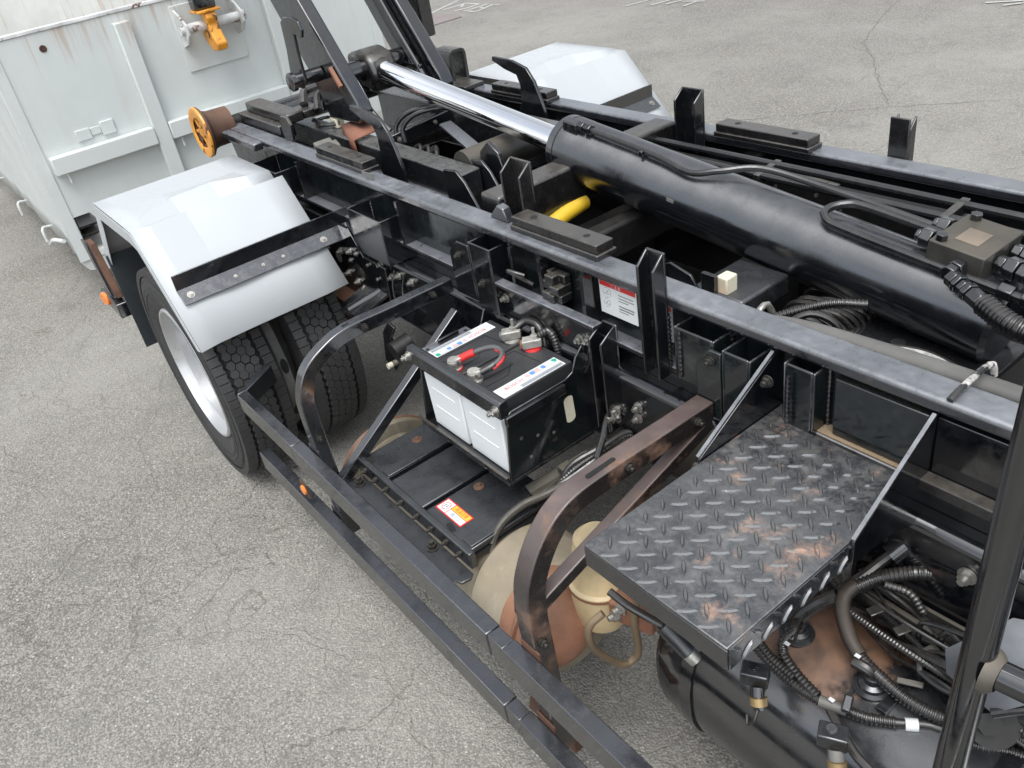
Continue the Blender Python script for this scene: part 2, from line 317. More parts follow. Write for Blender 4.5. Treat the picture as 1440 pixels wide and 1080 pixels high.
pl = [(-10.75, 5.98), (-9.77, 5.67), (-9.75, 6.42), (-10.07, 6.45), (-10.39, 6.41), (-10.72, 6.2)]
MB().prism(pl, 'Z', .001, .012).build('steel_plate', PLATE, label='flat purplish grey steel plate lying on the asphalt behind the lift arm', category='plate')

# ================================================================= ROLL-OFF CONTAINER
FX, CY0, CY1, CZ0, CZ1, BX = -4.95, .534, 2.66, .339, 1.47, -8.9
ct = empty('roll_off_container', (-6.9, YC, 0), label='white rust streaked roll-off container standing behind the truck, held by the yellow hook', category='container')
box(FX-.012, FX, CY0, CY1, CZ0+.24, CZ1).build('front_wall', CONT, ct)
m = MB()
for a, b in ((.606, CY1-.07),): m.box(FX-.011, FX-.001, .725, CY1-.19, CZ0, CZ0+.2395)
m.box(FX-.011, FX-.001, CY0, .597, CZ0, CZ0+.2395); m.box(FX-.011, FX-.001, CY1-.063, CY1, CZ0, CZ0+.2395); m.box(FX-.0105, FX-.0015, .5972, .7248, CZ0, CZ0+.03)
m.build('front_wall_lower', CONT, ct)
def wavy_side(y, s):
    m = MB(); nx, nz = 40, 10; vs = []; fs = []
    for i in range(nx+1):
        for j in range(nz+1):
            x = FX-.013-(FX-.013-BX)*i/nx; z = CZ0+(CZ1-CZ0)*j/nz
            d = .012*math.sin(x*5.1+z*3)*math.sin(z*4.1+1)+.008*math.sin(x*9.7)
            vs.append((x, y+s*(.012+abs(d)), z))
    fs = [(i*(nz+1)+j, (i+1)*(nz+1)+j, (i+1)*(nz+1)+j+1, i*(nz+1)+j+1) for i in range(nx) for j in range(nz)]
    return m.add(vs, fs)
for y, s in ((CY0, 1), (CY1, -1)):
    o = wavy_side(y, s).build('side_wall', CONT, ct)
    md = o.modifiers.new('solid', 'SOLIDIFY'); md.thickness = .006
box(BX, FX-.014, CY0+.03, CY1-.03, CZ0, CZ0+.03).build('floor', CONTIN, ct)
box(BX-.02, BX-.002, CY0, CY1, CZ0, CZ1).build('rear_wall', CONTIN, ct)
# inside liner seen above the rim
box(BX+.005, FX-.016, CY1-.05, CY1-.042, CZ0+.04, CZ1-.04).build('inner_panel', CONTIN, ct)
box(BX+.005, BX+.012, CY0+.05, CY1-.06, CZ0+.04, CZ1+.0).build('inner_panel', CONTIN, ct)
MB().box(FX-.03, FX+.006, CY0-.012, CY1+.012, CZ1+.001, CZ1+.02).build('top_rim', CHIPPED, ct, bevel=.004)
for y in (CY0-.012, CY1-.02): box(BX, FX-.031, y, y+.032, CZ1+.0005, CZ1+.02).build('top_rim', CHIPPED, ct, bevel=.004)
# front corner posts, ribs and bars
for y in (CY0+.0005, CY1-.06): box(FX+.0005, FX+.006, y, y+.06, CZ0, CZ1).build('corner_strip', CONT, ct, bevel=.002)
for y in (1.15, 1.955): box(FX+.0007, FX+.05, y, y+.08, .36, 1.43).build('rib', CONT, ct, bevel=.006)
box(FX+.0009, FX+.06, .605, 1.148, .815, .905).build('cross_bar', CONT, ct, bevel=.005)
box(FX+.0009, FX+.06, 1.232, 1.953, .815, .905).build('cross_bar', CONT, ct, bevel=.005)
for y in (.66, 1.28, 1.7): MB().tube([(FX+.03, y, .82), (FX+.035, y, .775), (FX+.035, y, .76)], .006).build('peg', CONT, ct)
m = MB(); m.box(FX+.001, FX+.012, .775, .85, .935, .99); m.build('hinge_plate', CONT, ct, bevel=.003)
box(FX+.001, FX+.007, .851, .905, .945, .985).build('hinge_plate', CONT, ct, bevel=.003)
box(FX+.001, FX+.014, .906, .975, .93, 1.0).build('hinge_plate', CONT, ct, bevel=.003)
MB().cyl((FX-.001, .80, 1.395), (FX+.003, .80, 1.395), .017).build('rust_hole', RUSTY, ct)
# hook bar with its two cheeks
box(FX+.001, FX+.012, 1.455, 1.80, 1.105, 1.44).build('hook_plate', CONT, ct, bevel=.003)
for y in (1.465, 1.775):
    MB().prism([(FX+.013, 1.42), (FX+.09, 1.39), (FX+.15, 1.35), (FX+.15, 1.30), (FX+.09, 1.25), (FX+.013, 1.23)], 'Y', y, y+.014).build('hook_cheek', CHIPPED, ct, bevel=.003)
MB().cyl((FX+.10, 1.445, 1.325), (FX+.10, 1.81, 1.325), .026).build('hook_bar', CHIPPED, ct)
# lower corner pocket with black steel inside
m = MB(); m.box(FX-.3, FX-.013, .60, .605, CZ0+.032, CZ0+.238); m.box(FX-.3, FX-.29, .606, .72, CZ0+.032, CZ0+.238); m.build('pocket', BLKC, ct)
for z in (.45, .50): box(FX-.28, FX-.03, .606, .716, z, z+.012).build('pocket_ledge', DUSTY, ct)
# fold-out toe under the front wall and rope hooks along the near side
MB().add([(FX-.01, CY0, CZ0-.002), (FX-.01, .78, CZ0-.002), (FX+.03, .70, CZ0-.09), (FX-.1, CY0+.04, CZ0-.09)], [(0, 1, 2, 3)]).build('toe_plate', CONT, ct)
for x in (-7.0, -6.2, -5.48):
    MB().tube([(x, CY0-.0, .43), (x+.02, CY0-.05, .44), (x+.03, CY0-.06, .41), (x+.03, CY0-.06, .36)], .008).build('rope_hook', CONT, ct)
MB().tube([(-5.15, CY0-.01, .42), (-5.3, CY0-.04, .40), (-5.45, CY0-.05, .34)], .012).build('rope_hook', CONT, ct)
for y in (1.1, 1.95): box(BX+.2, FX-.15, y, y+.14, .16, CZ0-.002).build('skid', CONT, ct)
for x in (BX+.5, FX-.6):
    for y in (1.02, 2.10): MB().cyl((x, y, .08), (x, y+.07, .08), .08).build('roller', RUSTY, ct)
for x in (BX+.5, FX-.6): box(x-.03, x+.03, 1.0, 2.19, .1, .155).build('roller_axle', CONT, ct)

# ================================================================= THE TRUCK
T = empty('hook_lift_truck', (-1.8, YC, 0), label='black hook lift truck chassis with white rear fenders, rails and side guard', category='truck')
X0, X1 = -3.69, .35
# hex bolt shared by all
def bolt_mesh():
    m = MB(); m.lathe((0, 0, 0), (0, 0, 1), [(0, .014), (.003, .014), (.003, .0135)], 16)
    m.ring([[V(.0105*math.cos(k*math.pi/3), .0105*math.sin(k*math.pi/3), z) for k in range(6)] for z in (.003, .012)])
    m.lathe((0, 0, .012), (0, 0, 1), [(0, .006), (.008, .006)], 8)
    return m
bolt_src = None
def bolts(pts, d, parent, mat=None, s=1.):
    global bolt_src
    q = V(d).to_track_quat('Z', 'Y').to_euler()
    for p in pts:
        if bolt_src is None:
            bolt_src = bolt_mesh().build('bolt', STEEL, None, angle=30); o = bolt_src; o.parent = parent; o.location = V(p)-ORIG[parent.name]
        else: o = child_copy(bolt_src, parent, p)
        if mat is not None:
            o.material_slots[0].link = 'OBJECT'; o.material_slots[0].material = mat
        o.rotation_euler = q; o.scale = (s, s, s)
# ---- main rails
for near in (True, False):
    f = (lambda y: y) if near else mir
    lo = lambda a, b: (min(f(a), f(b)), max(f(a), f(b)))
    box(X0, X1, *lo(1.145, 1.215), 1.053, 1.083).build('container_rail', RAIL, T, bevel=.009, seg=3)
    box(X0+.3, X1, *lo(1.176, 1.190), .909, 1.052).build('subframe_web', STREAKY if near else BLK, T)
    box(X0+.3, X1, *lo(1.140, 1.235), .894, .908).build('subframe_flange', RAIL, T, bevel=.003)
    box(X0+.1, X1, *lo(1.165, 1.215), .838, .893).build('frame_spacer', BLK, T)
    m = box(-3.85, X1, *lo(1.118, 1.225), .59, .8365); m.build('chassis_frame', BLKC, T, bevel=.022, seg=4)
# ---- cross members and clutter between the frames
for x in (-3.5, -2.75, -2.05, -1.45, -.95, -.3): box(x-.05, x+.05, 1.2255, mir(1.2255), .62, .80).build('cross_member', DARK, T, bevel=.01)
MB().cyl((-3.0, YC, .52), (-.1, YC, .62), .05).build('drive_shaft', DARK, T)
MB().cyl((-3.01, .9, .43), (-3.01, mir(.9), .43), .07).build('rear_axle', RUSTY, T)
MB().lathe((-3.01, YC-.2, .43), (0, 1, 0), [(0, .07), (.08, .2), (.2, .24), (.32, .2), (.4, .07)], 24).build('axle_housing', DARK, T)
box(-2.7, .3, 1.226, mir(1.226), .50, .515).build('added_dark_sheet', DARK, T)  # dark sheet added to keep bright ground from showing between the frames
box(-.8, .3, 1.26, mir(1.26), .55, .78).build('gearbox', DARK, T, bevel=.05)
for x0, x1, z0, z1 in ((-2.3, -1.5, .30, .82), (-1.45, -.2, .28, .80)): box(x0, x1, mir(1.10), mir(.62), z0, z1).build('tool_box', DARK, T, bevel=.03)
# leaf spring and hangers
for k in range(5): box(-3.45+.09*k, -2.42-.09*k, 1.04, 1.11, .60-.022*k, .618-.022*k).build('spring_leaf', RUSTY, T, bevel=.003)
MB().prism([(-2.56, .80), (-2.40, .80), (-2.42, .66), (-2.50, .60), (-2.60, .60), (-2.60, .64)], 'Y', 1.105, 1.1175).build('spring_hanger', BLK, T, bevel=.003)
MB().add([(-2.42, 1.13, .70), (-2.46, 1.0, .63), (-2.66, 1.0, .60), (-2.60, 1.13, .68), (-2.42, 1.13, .71), (-2.46, 1.0, .64), (-2.66, 1.0, .61), (-2.60, 1.13, .69)], [(0, 1, 2, 3), (7, 6, 5, 4), (0, 4, 5, 1), (1, 5, 6, 2), (2, 6, 7, 3), (3, 7, 4, 0)]).build('spring_cap', BLK, T)
MB().cyl((-2.48, 1.13, .69), (-2.56, 1.01, .635), .018).build('spring_pin', BLK, T)
MB().cyl((-2.34, 1.03, .53), (-2.34, 1.1, .54), .035).build('brake_valve', DARK, T)
MB().prism([(-2.47, .44), (-2.40, .42), (-2.36, .46), (-2.38, .56), (-2.33, .62), (-2.37, .63), (-2.43, .57)], 'Y', 1.05, 1.06).build('valve_bracket', BLK, T, bevel=.002)
MB().cyl((-2.42, 1.03, .44), (-2.42, 1.049, .44), .011).build('valve_cap', CREAM, T)
MB().tube([(-2.36, 1.12, .80), (-2.36, 1.10, .75), (-2.35, 1.09, .70)], .004).build('brake_line', PIPE, T)
MB().tube([(-2.30, 1.12, .80), (-2.30, 1.10, .74), (-2.26, 1.09, .70)], .004).build('brake_line', PIPE, T)
bolts([(-2.44, 1.117, .80), (-2.52, 1.117, .78), (-2.60, 1.117, .80), (-2.38, 1.117, .77), (-2.66, 1.117, .76), (-2.47, 1.117, .74), (-2.33, 1.117, .79), (-2.25, 1.117, .79), (-2.05, 1.117, .72), (-1.98, 1.117, .66), (-2.12, 1.117, .65),
       (-1.231, 1.117, .766), (-1.234, 1.117, .733), (-1.311, 1.117, .72), (-1.08, 1.117, .75), (-1.05, 1.117, .68), (-.98, 1.117, .70)], (0, -1, 0), T)
# drilled gusset plate behind the fender
MB().prism([(-3.15, .89), (-2.62, .89), (-2.55, .80), (-2.60, .62), (-2.85, .56), (-3.15, .60)], 'Y', 1.106, 1.1172).build('gusset_plate', BLKC, T, bevel=.002)
bolts([(x, 1.105, z) for x, z in ((-2.70, .86), (-2.64, .80), (-2.72, .78), (-2.80, .82), (-2.70, .70), (-2.78, .66), (-2.64, .68), (-2.88, .74))], (0, -1, 0), T)
MB().cyl((-2.76, 1.1045, .745), (-2.76, 1.1058, .745), .022).build('reflector_hole', GREY, T)
# ---- pads, stakes and prongs on the rails, in pairs
pad = None
def pad_at(x0, x1, near):
    y0, y1 = (1.168, 1.232) if near else (mir(1.232), mir(1.168))
    m = MB(); m.box(x0, x1, y0, y1, 1.0835, 1.098); b = m.build('pad', DUSTY, T, bevel=.003)
    box(x0+.005, x1-.005, y0+.004, y1-.004, 1.0983, 1.122).build('pad_block', DUSTY, b, bevel=.003)
    for t in (.2, .8):
        x = x0+(x1-x0)*t; MB().cyl((x, (y0+y1)/2, 1.1222), (x, (y0+y1)/2, 1.1226), .009, 16).build('pad_hole', GROOVE, b)
for n in (True, False): pad_at(-1.72, -1.385, n); pad_at(-2.86, -2.51, n)
def channel_stake(x0, x1, y0, y1, z0, z1, t=.007, opening=-1, flare=.012, mat=BLK):
    """upright C channel, its lips turned towards opening*Y, with ears at the top"""
    m = MB(); yb = y1 if opening < 0 else y0; ye = y0 if opening < 0 else y1; yi = yb+opening*t
    zc = z1-.03
    m.box(x0, x1, min(yb, yi), max(yb, yi), z0, z1)
    for xa, xb, sgn in ((x0, x0+t, -1), (x1-t, x1, 1)):
        ya, yb2 = min(yi, ye), max(yi, ye)
        vs = [(xa, ya, z0), (xb, ya, z0), (xb, yb2, z0), (xa, yb2, z0), (xa+sgn*flare*.0, ya, zc), (xb, ya, zc), (xb, yb2, z1), (xa, yb2, z1)]
        m.add(vs, [(0, 1, 2, 3), (7, 6, 5, 4), (0, 4, 5, 1), (1, 5, 6, 2), (2, 6, 7, 3), (3, 7, 4, 0)])
    return m
channel_stake(-1.192, -1.140, 1.105, 1.144, .885, 1.185, opening=-1).build('stake', BLK, T, bevel=.0025)
channel_stake(-1.205, -1.150, mir(1.144), mir(1.110), .885, 1.185, opening=1).build('stake', DUSTY, T, bevel=.0025)
channel_stake(-1.80, -1.715, 1.2165, 1.262, 1.03, 1.238, opening=-1).build('stake', DUSTY, T, bevel=.0025)
channel_stake(-1.85, -1.765, mir(1.262), mir(1.2165), 1.03, 1.215, opening=-1).build('stake', BLK, T, bevel=.0025)
MB().prism([(-1.84, 1.085), (-1.76, 1.085), (-1.775, 1.12), (-1.80, 1.125)], 'Y', 1.19, 1.2155).build('stake_foot', RAIL, T, bevel=.003)
PR = [(-2.60, 1.0), (-2.46, 1.0), (-2.455, 1.06), (-2.48, 1.13), (-2.50, 1.18), (-2.54, 1.225), (-2.62, 1.245), (-2.735, 1.25), (-2.74, 1.235), (-2.67, 1.21), (-2.60, 1.195), (-2.585, 1.16), (-2.59, 1.10), (-2.615, 1.05)]
MB().prism(PR, 'Y', 1.285, 1.297).build('guide_prong', BLK, T, bevel=.002)
MB().prism(PR, 'Y', mir(1.297)+.01, mir(1.285)+.01).build('guide_prong', BLK, T, bevel=.002)
def loop_bracket(x0, x1, y0, y1, z0, z1, t=.014):
    """rectangular band bent in the YZ plane, open along X"""
    m = MB(); c = .022; o = [(y0, z0), (y0, z1-c), (y0+c*.3, z1-c*.3), (y0+c, z1), (y1-c, z1), (y1-c*.3, z1-c*.3), (y1, z1-c), (y1, z0)]
    i = [(y0+t, z0+t), (y0+t, z1-c), (y0+t+.003, z1-t-.003), (y0+c, z1-t), (y1-c, z1-t), (y1-t-.003, z1-t-.003), (y1-t, z1-c), (y1-t, z0+t)]
    n = len(o); return m.ring([[V(x, *p) for p in q] for x, q in ((x0, o), (x1, o), (x1, i), (x0, i))], close=True)
loop_bracket(-3.25, -3.13, 1.965, 2.05, 1.0835, 1.222).build('loop_bracket', DUSTY, T, bevel=.0015)
box(-3.2, -3.0, 1.93, 2.03, 1.0835, 1.10).build('bracket_foot', DUSTY, T, bevel=.003)
# rear guides on the near rail
box(-3.69, -3.28, 1.22, 1.29, 1.06, 1.118).build('guide_bar', DUSTY, T, bevel=.006)
box(-3.66, -3.24, 1.25, 1.325, 1.1185, 1.158).build('guide_bar', DUSTY, T, bevel=.008)
box(-3.36, -3.245, 1.3255, 1.41, 1.12, 1.15).build('guide_bar', DUSTY, T, bevel=.004)
MB().prism([(-3.20, 1.085), (-3.13, 1.085), (-3.11, 1.15), (-3.13, 1.175), (-3.19, 1.175), (-3.21, 1.14)], 'Y', 1.205, 1.217).build('guide_ear', DUSTY, T, bevel=.002)
for x in (-2.98, -2.93): MB().prism([(x, 1.03), (x+.05, 1.03), (x+.03, 1.085), (x, 1.1)], 'Y', 1.22, 1.29).build('small_lug', GREY, T, bevel=.002)
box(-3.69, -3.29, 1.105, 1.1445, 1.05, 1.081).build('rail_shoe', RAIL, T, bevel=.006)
MB().prism([(-2.50, 1.0835), (-2.43, 1.0835), (-2.43, 1.105), (-2.50, 1.10)], 'Y', 1.158, 1.162).build('rail_tag', GREY, T)
# ---- rear roller
rl = empty('rear_roller', (-3.70, 1.04, 1.085), T)
MB().lathe((-3.70, 1.045, 1.085), (0, 1, 0), [(.07, .001), (.07, .058), (.004, .060), (.002, .098), (.008, .1035), (.014, .1035), (.03, .082), (.05, .076), (.13, .074), (.135, .06), (.135, .001)], 40, caps=False).build('drum', DRUM, rl)
MB().lathe((-3.70, 1.043, 1.085), (0, 1, 0), [(.0, .062), (-.002, .066), (-.002, .102), (.004, .1055), (.007, .1055)], 40, caps=False).build('flange', ORANGE, rl)
MB().lathe((-3.70, 1.046, 1.085), (0, -1, 0), [(-.03, .06), (-.03, .03), (0, .026), (0, .001)], 24, caps=False).build('hub', ORANGE, rl)
for k in range(6):
    a = k*math.pi/3; p = V(-3.70, 1.052, 1.085); d = V(math.cos(a), 0, math.sin(a)); MB().bar(p+d*.02, p+d*.063, .010, .012, (0, 1, 0)).build('spoke', ORANGE, rl)
MB().cyl((-3.70, 1.18, 1.085), (-3.70, mir(1.18), 1.085), .03).build('roller_shaft', DARK, T)
rl2 = empty('rear_roller', (-3.70, mir(1.04), 1.085), T)
MB().lathe((-3.70, mir(1.045), 1.085), (0, -1, 0), [(0, .058), (.0, .098), (.006, .104), (.014, .104), (.03, .082), (.13, .074), (.135, .06)], 40).build('drum', DRUM, rl2)
# side plates of the rear end
MB().prism([(-3.85, 1.0), (-3.40, 1.05), (-3.30, 1.05), (-3.30, .90), (-3.80, .84)], 'Y', 1.20, 1.212).build('rear_plate', DUSTY, T)
MB().prism([(-3.85, 1.0), (-3.40, 1.05), (-3.30, 1.05), (-3.30, .90), (-3.80, .84)], 'Y', mir(1.212), mir(1.20)).build('rear_plate', DUSTY, T)
# ---- open box brackets on the web
def open_box(x0, x1, y0, y1, z0, z1, t=.006):
    m = MB(); m.box(x0, x0+t, y0, y1, z0, z1); m.box(x1-t, x1, y0, y1, z0, z1); m.box(x0+t, x1-t, y0, y0+t, z0, z1); m.box(x0+t, x1-t, y0+t, y1, z0, z0+t); return m
open_box(-2.53, -2.31, 1.085, 1.175, .84, .995).build('bracket_box', BLK, T, bevel=.002)
open_box(-3.28, -3.05, 1.07, 1.175, .89, 1.02).build('bracket_box', BLK, T, bevel=.002)
open_box(-1.845, -1.745, 1.105, 1.175, .84, 1.042).build('bracket_box', BLK, T, bevel=.002)
open_box(-1.105, -.995, 1.118, 1.175, .905, 1.035).build('bracket_box', STREAKY, T, bevel=.008)
open_box(-.965, -.893, 1.105, 1.175, .885, 1.035).build('bracket_box', STREAKY, T, bevel=.003)
open_box(-.835, -.765, 1.128, 1.175, .90, 1.048).build('bracket_box', STREAKY, T, bevel=.008)
MB().prism([(-1.945, .86), (-1.8455, .86), (-1.8455, 1.03), (-1.90, 1.03), (-1.945, .99)], 'Y', 1.103, 1.111).build('arm_plate', BLK, T, bevel=.002)
MB().prism([(-1.03, .86), (-.9655, .86), (-.9655, 1.025), (-.995, 1.025), (-1.03, .985)], 'Y', 1.103, 1.111).build('arm_plate', STREAKY, T, bevel=.002)
bolts([(-1.895, 1.102, .99), (-1.80, 1.104, .93), (-.99, 1.102, 1.0), (-1.72, 1.174, .93)], (0, -1, 0), T, DBOLT, .85)
for x in (-3.0, -2.28, -1.7, -1.58, -1.42): box(x, x+.012, 1.135, 1.175, .909, 1.052).build('stiffener', BLK, T)
def weld(a, b, r=.0045): MB().tube([a, b], r, 8, smooth=False, corr=.22, pitch=.011).build('weld_bead', BLK, T)
for x, z0, z1 in ((-2.312, .86, .99), (-1.746, .86, 1.04), (-1.70, .90, 1.03), (-.996, .91, 1.03), (-.894, .89, 1.03), (-.767, .905, 1.045), (-2.53, .86, .99)): weld((x+.004, 1.1725, z0), (x+.004, 1.1725, z1))
for x in (-1.105, -.835): weld((x+.02, 1.117, .915), (x+.02, 1.117, 1.03), .004)
weld((-1.19, 1.1430, .90), (-1.19, 1.1430, 1.04)); weld((-1.142, 1.1430, .90), (-1.142, 1.1430, 1.04))
# warning stickers on the web
def text(body, size, mtx, mat, parent, name='lettering', ext=.0):
    cu = bpy.data.curves.new(name, 'FONT'); cu.body = body; cu.size = size; cu.align_x = 'CENTER'; cu.align_y = 'CENTER'; cu.resolution_u = 2
    to = bpy.data.objects.new(name+'_tmp', cu); C.objects.link(to)
    dg = bpy.context.evaluated_depsgraph_get(); me = bpy.data.meshes.new_from_object(to.evaluated_get(dg)); bpy.data.objects.remove(to)
    off = ORIG[parent.name]; me.transform(Matrix.Translation(-off) @ mtx); me.materials.clear(); me.materials.append(mat); me.name = name
    o = bpy.data.objects.new(name, me); C.objects.link(o); o.parent = parent; return o
def frame(o, ex, ey): 
    ex, ey = V(ex).normalized(), V(ey).normalized(); ez = ex.cross(ey); m = Matrix((ex, ey, ez)).transposed().to_4x4(); return Matrix.Translation(o) @ m
def sticker(x0, x1, z0, z1, head):
    s = box(x0, x1, 1.1735, 1.175, z0, z1).build('warning_sticker', LABW, T, label='white warning sticker with a red header')
    h = .012; box(x0+.003, x1-.003, 1.1728, 1.1733, z1-h-.002, z1-.002).build('red_header', RED, s)
    if head: text(head, .010, frame((x0+(x1-x0)*.46, 1.1722, z1-h/2-.002), (1, 0, 0), (0, 0, 1)), LABW, s)
    xm = x0+(x1-x0)*.5; m = MB(); rnd = random.Random(int(x0*1000))
    for k, z in enumerate((z1-.026, z1-.034, z1-.041, z1-.055, z1-.062, z1-.069)):
        x = xm+.002
        while x < x1-.012-(.02 if k in (2, 5) else 0):
            w = rnd.uniform(.002, .005); hh = .0016 if k in (3, 4) else .001
            m.box(x, min(x+w, x1-.006), 1.1729, 1.1734, z-hh, z+hh); x += w+.0012
    m.build('small_print', LABX, s)
    m = MB()
    for cx, cz, r in ((x0+.026, z1-.030, .013), (x0+.024, z1-.058, .011)):
        if cx+r > x1: continue
        for k in range(18):
            a, b = k*math.pi/9, (k+1)*math.pi/9
            if k % 4 != 3: m.bar((cx+r*math.cos(a), 1.1732, cz+r*math.sin(a)), (cx+r*math.cos(b), 1.1732, cz+r*math.sin(b)), .0005, .0006, (0, 1, 0))
        m.bar((cx-.006, 1.1732, cz-.004), (cx+.004, 1.1732, cz+.006), .0012, .0006, (0, 1, 0)); m.bar((cx-.001, 1.1732, cz-.004), (cx+.007, 1.1732, cz-.003), .0012, .0006, (0, 1, 0))
    m.build('pictogram', LABX, s)
sticker(-1.395, -1.270, .948, 1.037, 'ご 注 意'); sticker(-1.258, -1.16, .945, 1.036, '')
# ---- hydraulics on a bracket behind the battery
m = MB()
for k in range(9): m.box(-1.56+.02*(k % 3)+random.uniform(-.01, .01), -1.535+.02*(k % 3), 1.12+random.uniform(0, .03), 1.17, .95+.025*(k//3), .972+.025*(k//3))
m.build('junction_block', DUSTY, T, bevel=.003)
MB().tube([(-1.62, 1.12, 1.0), (-1.66, 1.10, 1.01), (-1.68, 1.12, .99), (-1.60, 1.13, .975)], .005).build('junction_wire', HOSE, T)

# ---- tilt frame between the rails
for n in (True, False):
    f = (lambda y: y) if n else mir
    lo = lambda a, b: (min(f(a), f(b)), max(f(a), f(b)))
    box(-3.46, -2.20, *lo(1.34, 1.42), .93, 1.082).build('tilt_beam', TILT, T, bevel=.006)
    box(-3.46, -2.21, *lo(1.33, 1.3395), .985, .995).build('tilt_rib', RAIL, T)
    for y in (1.325, 1.425):
        MB().prism([(-2.27, .93), (-2.27, 1.092), (-2.20, 1.10), (-2.16, 1.07), (-2.08, .96), (-2.05, .90), (-2.10, .87)], 'Y', *lo(y, y+.010)).build('pivot_lug', BLK, T, bevel=.002)
    MB().cyl((-2.11, f(1.30), .955), (-2.11, f(1.46), .955), .022).build('pivot_pin', RUSTP, T)
    MB().lathe((-2.11, f(1.324), .955), (0, -1 if n else 1, 0), [(0, .034), (.012, .034), (.014, .03), (.014, .001)], 20).build('pivot_collar', BLK, T)
MB().cyl((-2.30, 1.421, 1.06), (-2.30, mir(1.421), 1.06), .055).build('cross_tube', OLIVE, T)
MB().prism([(-2.27, .98), (-2.20, .98), (-2.12, 1.02), (-2.15, 1.12), (-2.20, 1.15), (-2.25, 1.11)], 'Y', 1.46, 1.475).build('pivot_lug', BLK, T, bevel=.003)
box(-1.95, -1.86, 1.24, mir(1.24), .99, 1.115).build('cross_beam', DUSTY, T, bevel=.01)
box(-1.70, -1.64, 1.24, mir(1.24), .90, 1.0).build('cross_beam', DARK, T, bevel=.01)
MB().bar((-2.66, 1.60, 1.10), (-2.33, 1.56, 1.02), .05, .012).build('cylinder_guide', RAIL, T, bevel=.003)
MB().bar((-2.86, 1.44, 1.035), (-2.82, 1.74, 1.07), .012, .05).build('hose_bar', BLK, T, bevel=.003)
bolts([(-2.835, 1.50, 1.045), (-2.83, 1.66, 1.065)], (1, -.2, 0), T, s=.8)
for k, (x, y) in enumerate(((-2.80, 1.52), (-2.76, 1.53), (-2.72, 1.54), (-2.69, 1.52))): MB().tube([(x, y, 1.0), (x+.03, y+.02, 1.02), (x+.06, y+.0, .99)], .009, 8).build('hydraulic_fitting', DARK, T)
for dx in (0, .05): MB().tube([(-2.85+dx, 1.50, 1.04), (-2.86+dx, 1.51, 1.09), (-2.83+dx, 1.55, 1.13), (-2.78+dx, 1.62, 1.14), (-2.74+dx, 1.70, 1.12)], .009).build('hydraulic_pipe', PIPE, T)
MB().tube([(-3.3, 1.36, 1.16), (-3.34, 1.40, 1.2), (-3.28, 1.47, 1.215), (-3.15, 1.53, 1.20)], .018).build('hydraulic_hose', HOSE, T)
MB().tube([(-3.22, 1.38, 1.14), (-3.26, 1.42, 1.19), (-3.2, 1.49, 1.2), (-3.1, 1.54, 1.18)], .018).build('hydraulic_hose', HOSE, T)
MB().cyl((-3.60, 1.30, 1.08), (-3.60, mir(1.30), 1.08), .055).build('rear_tube', BLK, T)
MB().cyl((-2.95, 1.421, 1.0), (-2.95, mir(1.421), 1.0), .05).build('cross_tube', DUSTY, T)
# loose plug, wires and flap on the tilt beam
MB().box(-3.155, -3.10, 1.385, 1.42, 1.0835, 1.12).build('white_plug', CREAM, T, bevel=.004)
box(-3.157, -3.14, 1.392, 1.412, 1.092, 1.112).build('plug_socket', GROOVE, T)
for dz in (0, .012, .02): MB().tube([(-3.10, 1.40, 1.10+dz*.4), (-3.15, 1.35+dz, 1.10), (-3.23, 1.36, 1.09+dz), (-3.27, 1.39-dz, 1.095), (-3.24, 1.42, 1.10), (-3.15, 1.43, 1.10)], .006).build('wire', HOSE, T)
MB().add([(-3.03, 1.37, 1.115), (-2.98, 1.45, 1.125), (-2.85, 1.42, 1.105), (-2.86, 1.325, 1.095), (-2.855, 1.325, 1.03), (-3.0, 1.355, 1.05)], [(0, 1, 2, 3), (3, 4, 5, 0)]).build('rubber_flap', LEATH, T, label='rust brown rubber flap').modifiers.new('solid', 'SOLIDIFY').thickness = .006
# ---- lift arm
arm = empty('lift_arm', (-3.1, YC, 1.1), T)
def arm_prof(w0): return [(-3.14, 1.12), (-2.90, 1.13), (-2.87, 1.17), (-2.885, 1.21), (-3.20, 1.60), (-3.62, 2.16), (-3.86, 2.16), (-3.45, 1.60), (-3.20, 1.26)]
for y0, y1 in ((1.385, 1.44), (1.75, 1.805)): MB().prism(arm_prof(0), 'Y', y0, y1).build('arm_beam', BLK, arm, bevel=.006)
MB().prism([(-3.85, 2.10), (-3.60, 2.10), (-3.60, 2.28), (-3.85, 2.28)], 'Y', 1.38, 1.81).build('arm_beam', BLK, arm, bevel=.006)
box(-4.95, -3.86, 1.51, 1.68, 2.11, 2.27).build('jib', BLK, arm, bevel=.006)
MB().prism([(-4.93, 2.105), (-4.76, 2.105), (-4.80, 1.402), (-4.88, 1.402)], 'Y', 1.545, 1.66).build('jib_end', BLKC, arm, bevel=.01)
HK = [(-4.88, 1.388), (-4.775, 1.388), (-4.765, 1.36), (-4.785, 1.33), (-4.765, 1.28), (-4.735, 1.235), (-4.75, 1.20), (-4.82, 1.195), (-4.875, 1.23), (-4.905, 1.275), (-4.90, 1.30), (-4.875, 1.297), (-4.845, 1.285), (-4.815, 1.295), (-4.81, 1.33), (-4.85, 1.37), (-4.89, 1.375)]
MB().prism(HK, 'Y', 1.575, 1.635).build('hook', ORANGE, arm, bevel=.008)
MB().prism([(-4.90, 1.389), (-4.765, 1.389), (-4.765, 1.4015), (-4.90, 1.4015)], 'Y', 1.54, 1.665).build('hook_collar', ORANGE, arm, bevel=.003)
MB().cyl((-3.09, 1.446, 1.265), (-3.09, 1.744, 1.265), .04).build('rod_pin', BLK, arm)
